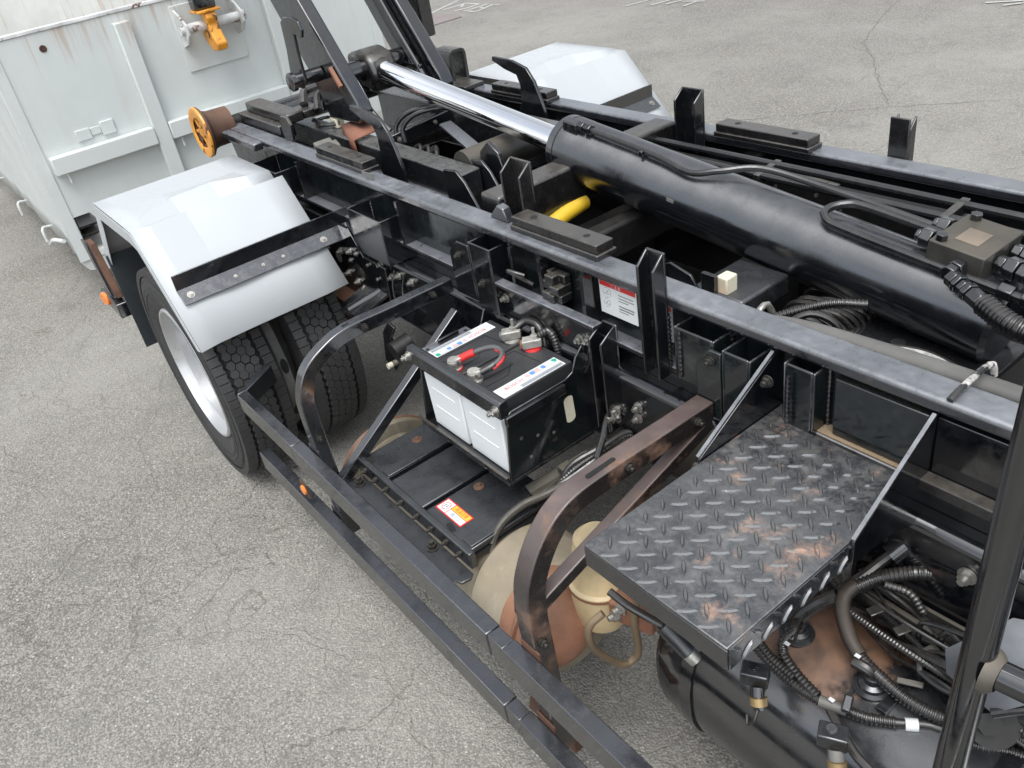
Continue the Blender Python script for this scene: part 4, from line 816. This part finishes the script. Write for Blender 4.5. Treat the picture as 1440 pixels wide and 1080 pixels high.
for y in (.915, 1.045): MB().cyl((-1.848, y, .7902), (-1.848, y, .7906), .006, 12).build('flange_hole', GROOVE, bt)
MB().prism([(-1.86, .80), (-1.86, .90), (-1.835, .935), (-1.36, .935), (-1.36, .66), (-1.43, .64), (-1.82, .64)], 'Y', 1.130, 1.136).build('back_plate', BLK, bt, bevel=.002)
box(-1.80, -1.355, 1.106, 1.1365, .936, .948).build('back_plate_lip', RAIL, bt, bevel=.003)
MB().prism([(-1.425, .79), (-1.40, .80), (-1.375, .84), (-1.365, .90), (-1.37, .905), (-1.385, .845), (-1.41, .81), (-1.43, .80)], 'Y', 1.10, 1.1295).build('gusset', BLK, bt, bevel=.002)
channel_stake(-1.362, -1.315, 1.09, 1.148, .66, .95, opening=-1).build('tray_post', BLK, bt, bevel=.004)
bolts([(-1.80, 1.129, .905), (-1.735, 1.129, .895), (-1.435, 1.129, .875), (-1.40, 1.129, .885)], (0, -1, 0), bt)
slot((-1.4285, .99, .70), (-1.4285, .99, .70), .001, bt)
MB().prism([(1.06+.016*math.cos(a*math.pi/6)*1.0, .70+(.028 if math.sin(a*math.pi/6) > 0 else -.028)+.012*math.sin(a*math.pi/6)) for a in range(12)], 'X', -1.4288, -1.4284).build('side_window', CREAM, bt)
# hold-down bar
MB().prism([(.844, .792), (.844, .832), (.850, .840), (.868, .840), (.872, .836), (.872, .8165), (.859, .8165), (.859, .792)], 'X', -1.835, -1.415).build('hold_down_bar', PLASK, bt, bevel=.004)
for x in (-1.823, -1.428):
    MB().lathe((x, .844, .816), (0, -1, 0), [(0, .014), (.003, .014), (.003, .010), (.012, .010), (.012, .005), (.026, .005), (.026, .001)], 16).build('wing_nut', STEEL, bt)
    MB().bar((x-.012, .828, .816), (x+.012, .828, .816), .005, .010).build('wing', STEEL, bt, bevel=.002)
for y, z in ((.90, .70), (.95, .68), (1.0, .66), (.92, .63)): MB().cyl((-1.4287, y, z), (-1.4281, y, z), .005, 10).build('side_hole', STEEL, bt)

# ================================================================= BATTERIES (they rest in the tray)
def battery(x0, x1, label_left, label):
    b = empty('car_battery', ((x0+x1)/2, .97, .594), label=label, category='battery', group='batteries in the tray')
    y0, y1 = .862, 1.105
    cs = MB().prism([(x0+.004, .595), (x1-.004, .595), (x1, .765), (x0, .765)], 'Y', y0, y1).build('case', BATW, b, bevel=.004)
    for z in (.725, .665): box(x0+.03, x1-.03, y0-.0015, y0+.001, z-.0014, z+.0014).build('case_rib', BATW, cs, bevel=.001)
    lid = box(x0, x1, y0, y1, .7655, .8155).build('lid', BATK, b, bevel=.004)
    lx0, lx1 = (x0+.005, x0+.050) if label_left else (x1-.050, x1-.003)
    lb = box(lx0, lx1, .888, 1.086, .8157, .8163).build('label', LABW, b)
    # direction along the label so that the words read from outside
    ya, yb = (1.086, .888) if label_left else (.888, 1.086)
    Y = lambda t: ya+(yb-ya)*t; xo = lx0 if label_left else lx1; sgn = 1 if label_left else -1
    def lp(t0, t1, u0, u1, mat, dz=0): 
        xs = sorted((xo+sgn*u0, xo+sgn*u1)); yy = sorted((Y(t0), Y(t1))); return box(xs[0], xs[1], yy[0], yy[1], .8164+dz, .8167+dz).build('label_print', mat, lb)
    lp(.30, .98, .002, .016, LABG); lp(.55, .97, .026, .043, LABG); lp(.70, .93, .028, .041, LABW, .0004)
    for t, mt in ((.50, PINK), (.58, BLUE), (.66, PINK), (.76, BLUE)): 
        MB().lathe((xo+sgn*.033, Y(t), .8168), (0, 0, 1), [(.0, .007), (.0005, .007), (.0005, .0001)], 14).build('label_symbol', mt, lb)
    MB().lathe((xo+sgn*.036, Y(.95), .8168), (0, 0, 1), [(.0, .007), (.0005, .007), (.0005, .0001)], 14).build('label_symbol', GREEN, lb)
    MB().lathe((xo+sgn*.030, Y(.06), .8166), (0, 0, 1), [(.0, .006), (.0004, .006), (.0004, .005), (0, .005)], 16, caps=False).build('logo_ring', LABG, lb)
    d = V(0, yb-ya, 0).normalized(); text('BOSCH', .0175, frame((xo+sgn*.029, Y(.27), .8168), d, V(0, 0, 1).cross(d)), RED, lb)
    rb = random.Random(5); m = MB()
    for u in (.005, .0085, .012):
        t = .32
        while t < .95:
            d_ = rb.uniform(.01, .04); ys_ = sorted((Y(t), Y(min(.97, t+d_)))); xs_ = sorted((xo+sgn*(u-.0007), xo+sgn*(u+.0007))); m.box(xs_[0], xs_[1], ys_[0], ys_[1], .8167, .8169); t += d_+.008
    m.build('small_print', LABX, lb)
    # lid seams, plugs
    xa, xb = (x0+.06, x1-.012) if label_left else (x0+.012, x1-.06)
    m = MB()
    for (p, q) in (((xa, .90), (xa, 1.04)), ((xa, 1.04), (xb, 1.05)), ((xb-.02, .88), (xb-.02, .96)), ((xb-.02, .96), (xb-.06, 1.0)), ((xa+.02, .885), (xa+.05, .91)), ((xa+.05, .91), (xa+.05, 1.0))):
        m.bar((*p, .8157), (*q, .8157), .0022, .0012)
    m.build('lid_seam', GROOVE, lid)
    for k in range(6):
        y = .89+.036*k; x = x0+.058 if label_left else x1-.058
        MB().lathe((x, y, .8156), (0, 0, 1), [(0, .0075), (.0006, .0075), (.0006, .006), (.0002, .006)], 12, caps=False).build('vent_plug', BATK, lid)
    return b
b1 = battery(-1.800, -1.628, True, 'left battery of the pair, its label along the far left edge, beside the diagonal brace')
b2 = battery(-1.622, -1.450, False, 'right battery of the pair, next to the black tray side with the window')
def post(b, x, y, red):
    p = MB().lathe((x, y, .8158), (0, 0, 1), [(0, .020), (.004, .020), (.006, .016), (.016, .014), (.024, .017), (.027, .016), (.027, .001)], 20).build('terminal', LEAD, b)
    MB().lathe((x, y, .8157), (0, 0, 1), [(0, .022), (.0045, .022), (.0047, .02)], 20, caps=False).build('terminal_ring', RED if red else LEAD, p)
    return p
post(b1, -1.665, .888, True); post(b2, -1.578, .890, False)
for b, x, y, red in ((b1, -1.660, 1.075, False), (b2, -1.580, 1.082, True)):
    c = obox((x, y, .834), (.014, .022, 0), (-.012, .010, 0), (0, 0, .012)).build('cable_clamp', LEAD, b, bevel=.003)
    MB().lathe((x+.004, y+.006, .846), (0, 0, 1), [(0, .010), (.008, .010), (.008, .0045), (.03, .0045), (.03, .001)], 8).build('clamp_bolt', LEAD, c)
    MB().cyl((x-.02, y-.018, .835), (x-.002, y-.030, .835), .007, 8).build('clamp_bolt', STEEL if not red else RUSTP, c)
    MB().lathe((x, y, .8157), (0, 0, 1), [(0, .024), (.005, .022)], 16).build('terminal_ring', RED if red else LEAD, c)
    if red: obox((x-.016, y-.012, .828), (.006, .012, 0), (-.006, .004, 0), (0, 0, .01)).build('red_cap', RED, c, bevel=.002)
jc = empty('jumper_cable', (-1.60, .93, .83), label='short grey jumper cable with a red sleeve linking the two batteries', category='cable')
CP = [(-1.655, .905, .842), (-1.640, .922, .852), (-1.611, .952, .866), (-1.585, .970, .872), (-1.558, .972, .868), (-1.545, .955, .860), (-1.548, .928, .850), (-1.562, .902, .840)]
MB().tube(CP, .0068, 12).build('cable', paint('cable_grey', (.10, .10, .105), .45), jc)
MB().tube([V(p)+V(.005, -.001, -.004) for p in CP[3:7]], .0055, 10).build('red_stripe', RED, jc)
MB().tube(CP[:2]+[V(CP[1]).lerp(V(CP[2]), .4)], .0105, 12).build('red_sleeve', RED, jc)
MB().tube([CP[7], CP[6], V(CP[6]).lerp(V(CP[5]), .3)], .0095, 12).build('black_sleeve', HOSE, jc)
for p, q in (((-1.665, .888, .836), CP[0]), ((-1.578, .890, .836), CP[7])):
    p = V(p); q = V(q); e = obox((p+q)/2, (q-p)*.55, (q-p).cross(V(0, 0, 1)).normalized()*.010, (0, 0, .009)).build('cable_end', LEAD, jc, bevel=.003)
    MB().lathe(p+V(0, 0, -.004), (0, 0, 1), [(0, .016), (.008, .0165), (.014, .015), (.0145, .001)], 20).build('cable_end', LEAD, jc)
    s = (q-p).cross(V(0, 0, 1)).normalized(); MB().cyl((p+q)/2-s*.016, (p+q)/2+s*.014, .005, 8).build('clamp_screw', STEEL, jc)
MB().tube([(-1.655, 1.09, .846), (-1.645, 1.115, .858), (-1.61, 1.124, .86), (-1.585, 1.122, .84), (-1.57, 1.115, .80), (-1.565, 1.115, .72)], .011, 12).build('battery_cable', HOSE, bt)
MB().tube([(-1.57, 1.10, .848), (-1.55, 1.118, .862), (-1.53, 1.12, .84), (-1.52, 1.118, .80), (-1.51, 1.116, .72)], .011, 12, corr=.05).build('battery_cable', HOSE, bt)

# ---- step
st = empty('step', (-.71, .9, .9), T)
SX0, SX1, SY0, SY1, SZ = -.868, -.553, .632, 1.128, .912
MB().prism([(SX0, SY0), (SX1, SY0), (SX1, 1.06), (-.575, SY1), (-.815, SY1), (-.825, 1.168), (SX0, 1.168)], 'Z', SZ-.006, SZ).build('tread_plate', STEP, st, bevel=.002)
def lugs(o, ex, ey, nrm, pts):
    m = MB(); nrm = V(nrm)
    for (p, d) in pts:
        p = V(p); d = V(d); s = nrm.cross(d).normalized(); L_, W = .0182, .0047; ring = []
        for k in range(10):
            a = 2*math.pi*k/10; ring.append((math.copysign(abs(math.cos(a))**1.0, math.cos(a))*L_, math.sin(a)*W*(1-.35*abs(math.cos(a)))))
        vs = [p+d*u+s*v for u, v in ring]+[p+d*u*.72+s*v*.5+nrm*.0038 for u, v in ring]
        m.add(vs, [tuple(range(10, 20))]+[(i, (i+1) % 10, (i+1) % 10+10, i+10) for i in range(10)])
    return m
pitch = .0305; c45 = math.sqrt(.5); P = []
for i in range(-40, 40):
    for j in range(-40, 40):
        u, v = (i)*pitch, (j)*pitch; x = SX0+.16+(u-v)*c45; y = SY0+.25+(u+v)*c45
        ok = SX0+.012 < x < SX1-.012 and SY0+.012 < y < SY1-.012
        if y > SY1-.012 and x < -.84 and y < 1.155 and x > SX0+.01: ok = True
        if not ok: continue
        d = V(c45, c45, 0) if (i+j) % 2 else V(c45, -c45, 0); P.append(((x, y, SZ), d))
lugs(0, 0, 0, (0, 0, 1), P).build('tread_lugs', LUG, st, kind='stuff', angle=20)
box(SX0, SX1, SY0-.0005, SY0+.005, SZ-.05, SZ-.0065).build('front_rim', BLK, st, bevel=.0015)
box(SX1-.005, SX1, SY0+.006, 1.055, SZ-.055, SZ-.0065).build('side_rim', STEP, st, bevel=.0015)
P = [((SX1, SY0+.02+.024*k, SZ-.018-.022*(k % 2)), V(0, c45, c45 if k % 2 else -c45)) for k in range(17)]
lugs(0, 0, 0, (1, 0, 0), P).build('tread_lugs', LUG, st, kind='stuff', angle=20)
box(SX0, SX0+.005, SY0+.006, 1.1, SZ-.045, SZ-.0065).build('side_rim', BLK, st)
MB().prism([(.93, SZ-.03), (.93, SZ+.004), (1.150, 1.043), (1.174, 1.043), (1.174, .86), (1.05, SZ-.03)], 'X', -.875, -.869).build('step_gusset', BLKC, st, bevel=.001)
MB().prism([(.935, SZ-.05), (.935, SZ+.002), (1.145, 1.05), (1.174, 1.05), (1.174, .80), (1.05, SZ-.06)], 'X', -.552, -.546).build('step_gusset', BLKC, st, bevel=.001)
MB().bar((-.875, .93, SZ+.007), (-.875, 1.15, 1.046), .007, .003, (0, -.5, 1)).build('gusset_edge', RAIL, st)
MB().bar((-.549, .935, SZ+.006), (-.549, 1.145, 1.053), .007, .003, (0, -.5, 1)).build('gusset_edge', RAIL, st)
box(-.815, -.56, 1.135, 1.174, .865, .893).build('step_back_rail', DUSTY, st, bevel=.004)
box(-.822, -.56, 1.142, 1.1745, .9085, .9125).build('dirt_ledge', paint('tan_dirt', (.20, .15, .10), .8, dust=.6, dust_sheenc=(.36, .27, .18, 1), rust=.25, rustc=(.18, .09, .05, 1), rsoft=.15, scale=14, bump=.2, spec=.2), st)
box(-.738, -.56, 1.15, 1.1755, .914, 1.04).build('web_patch', STREAKY, st, bevel=.002)
bolts([(-.842, 1.094, 1.02), (-.524, 1.175, 1.018), (-.521, 1.175, .93)], (0, -1, 0), T, DBOLT, .9)
box(-.545, -.30, 1.15, 1.1755, .91, 1.045).build('web_patch', BLKC, T, bevel=.002)
box(-.55, .3, 1.12, 1.15, .905, .93).build('web_ledge', DUSTY, T, bevel=.003)
# ---- air cleaner cup and pipe under the front arm
fl = empty('fuel_filter', (-.97, .76, .6), T)
MB().lathe((-1.06, .795, .44), (0, .05, 1), [(0, .03), (.0, .055), (.02, .064), (.10, .066), (.105, .070), (.115, .070), (.12, .062), (.15, .058), (.20, .055), (.235, .05), (.25, .035), (.252, .001)], 32).build('filter_bowl', paint('yellowed_plastic', (.60, .47, .27), .4, var=.25, dust=.3, rust=.06, scale=14), fl)
MB().lathe((-1.06, .795, .44), (0, .05, 1), [(.106, .0715), (.109, .0725), (.113, .0715)], 32, caps=False).build('filter_seal', RUSTP, fl)
obox((-.95, .815, .54), (.05, .015, 0), (-.01, .04, 0), (0, 0, .028)).build('filter_bracket', RUSTP, fl, bevel=.006)
bolts([(-.96, .775, .56), (-.975, .772, .53)], (-.2, -1, 0), T, s=1.2)
MB().tube([(-.95, .715, .60), (-.965, .685, .57), (-.965, .69, .50), (-.95, .745, .41), (-.945, .775, .405), (-.935, .785, .44), (-.925, .775, .56), (-.91, .785, .63), (-.88, .80, .64)], .0085, 12).build('drain_pipe', paint('tan_pipe', (.16, .115, .07), .45, dust=.5, dust_sheenc=(.3, .22, .13, 1), rust=.2, scale=14), fl)
# ---- fuel tank
ft = empty('fuel_tank', (-.3, 1.0, .35), T)
def superell(cx, cy, cz, ry, rz, e, n=64):
    return [V(cx, cy+ry*math.copysign(abs(math.cos(2*math.pi*k/n))**e, math.cos(2*math.pi*k/n)), cz+rz*math.copysign(abs(math.sin(2*math.pi*k/n))**e, math.sin(2*math.pi*k/n))) for k in range(n)]
TY, TZ = 1.0, .372
rg = [(-.915, .15), (-.92, .175), (-.91, .19), (-.895, .196), (-.87, .198), (-.86, .2), (.35, .2)]
MB().ring([superell(x, TY, TZ, r, r, .82) for x, r in rg]).build('tank_body', TANK, ft, angle=50)
for x in (-.83, -.28): MB().ring([superell(x, TY, TZ, .2005, .2005, .82), superell(x, TY, TZ, .2045, .2045, .82), superell(x+.03, TY, TZ, .2045, .2045, .82), superell(x+.03, TY, TZ, .2005, .2005, .82)], caps=False).build('tank_strap', BLK, ft)
MB().bar((-.455, 1.09, .5735), (-.46, .92, .5725), .02, .006).build('tank_rib', BLK, ft)
for x, y in ((-.50, .958), (-.664, .962)):
    s = MB().lathe((x, y, .566), (0, 0, 1), [(0, .034), (.006, .034), (.008, .026), (.014, .024), (.018, .016), (.03, .015), (.032, .001)], 28).build('sender_unit', PLASK, ft)
MB().tube([(-.50, .958, .58), (-.50, .957, .602), (-.513, .952, .612), (-.535, .95, .612)], .011).build('sender_elbow', HOSE, ft)
MB().tube([(-.664, .962, .58), (-.664, .962, .60), (-.655, .94, .61), (-.65, .92, .60)], .011).build('sender_elbow', HOSE, ft)
# sensor plugs on brackets
for cx, cy, cz in ((-.645, .812, .60), (-.478, .808, .595)):
    g = obox((cx, cy, cz), (.022, .012, 0), (-.008, .015, 0), (0, 0, .016)).build('plug_body', PLASK, ft, bevel=.003)
    MB().lathe((cx-.004, cy-.0, cz+.016), (.1, -.1, 1), [(0, .009), (.003, .009), (.003, .006), (.004, .006), (.004, .001)], 16).build('plug_ring', BLK, g)
    MB().tube([(cx+.01, cy-.005, cz-.02), (cx+.022, cy-.018, cz-.04), (cx+.03, cy-.02, cz-.05)], .014, 12).build('plug_tail', BLK if cx < -.5 else GREY, g)
    MB().cyl((cx+.02, cy-.016, cz-.03), (cx+.026, cy-.022, cz-.042), .016, 16).build('plug_collar', paint('brass%d' % int(-cx*1000), (.35, .25, .12), .4, metal=.6), g)
    MB().tube([(cx+.03, cy-.03, cz-.045), (cx+.034, cy-.045, cz-.06), (cx+.024, cy-.05, cz-.075), (cx+.014, cy-.04, cz-.065)], .003, 8).build('plug_loop', HOSE, g)
MB().tube([(-.90, .70, .715), (-.86, .705, .705), (-.831, .715, .695), (-.80, .735, .672)], .008).build('sensor_cable', HOSE, ft)
MB().tube([(-.80, .735, .672), (-.765, .748, .632), (-.752, .752, .62)], .0155, 12).build('plug_body', PLASK, ft)
MB().cyl((-.752, .752, .62), (-.738, .757, .606), .0145, 16).build('silver_cap', STEEL, ft)
# hoses over the tank
MB().tube([(-.470, 1.15, .717), (-.514, 1.12, .725), (-.571, 1.08, .703), (-.60, 1.04, .685)], .0135, 14, corr=.06, pitch=.008).build('corrugated_hose', HOSE, ft)
MB().tube([(-.60, 1.045, .687), (-.605, 1.02, .678), (-.595, 1.0, .655), (-.564, .980, .625), (-.535, .968, .612)], .0145, 14).build('hose_sleeve', paint('dusty_hose', (.016, .014, .013), .4, dust=.6, dust_sheenc=(.11, .08, .055, 1), scale=12), ft)
MB().tube([(-.595, 1.0, .640), (-.564, .980, .615), (-.524, .964, .610), (-.485, .960, .600), (-.435, .958, .592), (-.382, .966, .590), (-.324, .993, .59), (-.268, 1.02, .59), (-.1, 1.06, .59)], .0118, 14, corr=.07, pitch=.007).build('corrugated_hose', HOSE, ft)
MB().tube([(-.73, .88, .585), (-.701, .878, .580), (-.652, .868, .573), (-.591, .862, .570), (-.545, .866, .570)], .0092, 12, corr=.09, pitch=.007).build('corrugated_hose', HOSE, ft)
MB().tube([(-.545, .866, .570), (-.530, .871, .570), (-.50, .882, .570)], .0105, 12).build('hose_joint', GREY, ft)
MB().tube([(-.50, .882, .570), (-.468, .894, .570), (-.43, .92, .570)], .0098, 12, corr=.09, pitch=.007).build('corrugated_hose', HOSE, ft)
MB().tube([(-.43, .92, .570), (-.386, .955, .572), (-.34, .965, .575)], .0075, 12).build('hose_joint', HOSE, ft)
MB().tube([(-.34, .965, .572), (-.312, .977, .57), (-.258, 1.006, .57), (-.1, 1.03, .57)], .0098, 12, corr=.09, pitch=.007).build('corrugated_hose', HOSE, ft)
MB().tube([(-.648, .932, .615), (-.656, .912, .60), (-.645, .895, .585), (-.60, .878, .578), (-.55, .868, .575)], .0095, 12, corr=.08, pitch=.008).build('corrugated_hose', HOSE, ft)
MB().tube([(-.53, .872, .562), (-.50, .855, .56), (-.46, .835, .555), (-.42, .825, .55), (-.3, .82, .53)], .009, 10).build('hydraulic_hose', HOSE, ft)
MB().tube([(-.73, .89, .60), (-.70, .885, .59), (-.66, .875, .58), (-.60, .868, .578)], .009, 12, corr=.09, pitch=.007).build('corrugated_hose', HOSE, ft)
MB().tube([(-.418, .928, .5703), (-.402, .941, .5710)], .0112, 12, smooth=False).build('white_tape', LABW, ft)
MB().add([(-.405, .930, .566), (-.392, .940, .566), (-.384, .932, .552), (-.396, .922, .551)], [(0, 1, 2, 3)]).build('tape_tail', LABW, ft).modifiers.new('solid', 'SOLIDIFY').thickness = .0008
for p in ((-.645, .905, .605), (-.53, .952, .630), (-.525, .872, .586)): MB().bar(V(p)-V(.005, 0, 0), V(p)+V(.005, 0, 0), .007, .002).build('white_tag', LABW, ft)
MB().bar((-.505, .895, .595), (-.495, .868, .585), .016, .014).build('hose_clamp', BLK, ft, bevel=.003)
MB().bar((-.47, .985, .588), (-.43, 1.0, .596), .012, .004).build('hose_clamp', GREY, ft, bevel=.001)
# ---- lines and brackets against the frame behind the tank
MB().cyl((-.555, 1.146, .765), (-.575, 1.11, .735), .022, 20).build('bulkhead_fitting', BLK, T)
MB().ring([[V(-.556, 1.146, .768)+V(0, 0, 1)*.03*math.sin(j*math.pi/3)+V(1, .0, 0)*.03*math.cos(j*math.pi/3)+V(0, -e, 0) for j in range(6)] for e in (0, .016)]).build('bulkhead_nut', BLK, T, bevel=.002)
MB().tube([(-.572, 1.115, .74), (-.585, 1.10, .718), (-.60, 1.06, .695), (-.62, 1.03, .67)], .011).build('hydraulic_hose', HOSE, T)
MB().tube([(-.619, 1.02, .665), (-.64, 1.0, .645), (-.664, .98, .61), (-.67, .965, .585)], .014).build('hydraulic_hose', HOSE, T)
for k in range(3): MB().tube([(-.62-.02*k, 1.12, .78), (-.64-.02*k, 1.09, .72), (-.63-.015*k, 1.06, .68), (-.60, 1.04, .665)], .012, 10, corr=.08 if k == 1 else 0).build('hydraulic_hose', HOSE, T)
MB().prism([(-.60, .60), (-.57, .655), (-.34, .66), (-.30, .62), (-.30, .57), (-.60, .57)], 'Y', 1.105, 1.113).build('line_plate', OLIVE, T, bevel=.002)
MB().bar((-.60, 1.09, .615), (-.33, 1.07, .62), .012, .05).build('line_rail', OLIVE, T, bevel=.003)
for k in range(4): z = .60+.014*k; MB().tube([(-.66, 1.09, z-.01), (-.56, 1.075-.006*k, z), (-.48, 1.06-.008*k, z+.004), (-.41, 1.04-.01*k, z+.01), (-.33, 1.02-.006*k, z+.02), (-.1, 1.02, z+.02)], .0055, 8).build('brake_line', PIPE, T)
MB().tube([(-.47, 1.045, .63), (-.475, 1.05, .675), (-.46, 1.055, .688), (-.38, 1.055, .71), (-.25, 1.055, .72)], .005, 8).build('brake_line', PIPE, T)
MB().tube([(-.43, 1.04, .62), (-.435, 1.05, .68), (-.42, 1.055, .695), (-.395, 1.05, .675), (-.36, 1.04, .66)], .006, 8).build('brake_line', PIPE, T)
MB().tube([(-.44, 1.0, .625), (-.45, 1.02, .645), (-.41, 1.03, .665), (-.36, 1.01, .66), (-.36, .995, .64), (-.40, .99, .63), (-.44, 1.0, .625)], .006, 8).build('brake_line', PIPE, T)
MB().tube([(-.49, 1.09, .66), (-.52, 1.09, .69), (-.56, 1.07, .70)], .008, 10, corr=.08).build('corrugated_hose', HOSE, T)
MB().cyl((-.34, 1.0, .62), (-.30, .97, .66), .045, 28).build('air_valve', DARK, T); MB().cyl((-.318, .965, .655), (-.30, .95, .672), .02, 6).build('air_valve_nut', DARK, T)
MB().tube([(-.30, .95, .70), (-.27, .97, .72), (-.22, 1.0, .74)], .008).build('brake_line', PIPE, T)
MB().add([(-.40, .985, .735), (-.385, .97, .70), (-.30, .95, .70), (-.17, 1.0, .86), (-.17, 1.04, .90), (-.33, 1.03, .83)], [(0, 1, 2, 3, 4, 5)]).build('cab_panel', GREYP, T).modifiers.new('solid', 'SOLIDIFY').thickness = .004
MB().prism([(1.152, .74), (1.155, .79), (1.16, .80)], 'X', -.44, -.41)
bolts([(-.44, 1.117, .775)], (0, -1, 0), T, s=1.2)
rw = random.Random(11)
for k in range(10):
    y0 = 1.02+.012*k; z0 = .60+.012*(k % 4)
    pts = [(-.72+.02*k+rw.uniform(-.02, .02), y0+.02, z0+.02), (-.62+rw.uniform(-.02, .02), y0+rw.uniform(-.02, .02), z0+rw.uniform(0, .05)), (-.50+rw.uniform(-.03, .03), y0-.01+rw.uniform(-.02, .02), z0+rw.uniform(0, .04)), (-.40+rw.uniform(-.03, .03), y0-.03+rw.uniform(-.02, .02), z0+rw.uniform(-.01, .05)), (-.25, y0-.04, z0+.03)]
    MB().tube(pts, .0035+.0025*(k % 3), 8, corr=.08 if k % 4 == 1 else 0, pitch=.006).build('wire', HOSE, T)
for k in range(14):
    x = -2.15+.11*k; y = 1.30+.02*(k % 5)
    pts = [(x-.2, y, .80), (x-.08, y+rw.uniform(-.03, .05), .84+rw.uniform(0, .06)), (x+.05, y+rw.uniform(-.03, .05), .84+rw.uniform(0, .06)), (x+.2, y+rw.uniform(0, .06), .80+rw.uniform(0, .05))]
    MB().tube(pts, .006+.004*(k % 3), 8, corr=.08 if k % 3 == 1 else 0).build('wire', HOSE, T)
for x, y, z in ((-.56, 1.05, .64), (-.50, 1.04, .645), (-.44, 1.03, .65), (-.38, 1.02, .655), (-.60, 1.08, .66)):
    MB().bar((x-.006, y-.012, z), (x+.006, y+.012, z+.004), .02, .012).build('line_clip', DUSTY, T, bevel=.002)
# ---- cab guard post
MB().cyl((-.294, .80, .45), (-.258, .80, 2.4), .021, 24).build('cab_post', BLK, T)
MB().cyl((-.268, .802, .972), (.1, .84, .99), .02, 20).build('cab_post_stay', BLK, T)
m = MB(); m.lathe((-.284, .80, .972), (1, .05, 0), [(.014, .033), (.022, .030), (.03, .022)], 20, caps=False); m.build('weld_bead', paint('weld', (.06, .055, .045), .5, dust=.5), T)
box(-.36, -.1, .70, .95, .43, .449).build('post_foot', DARK, T)
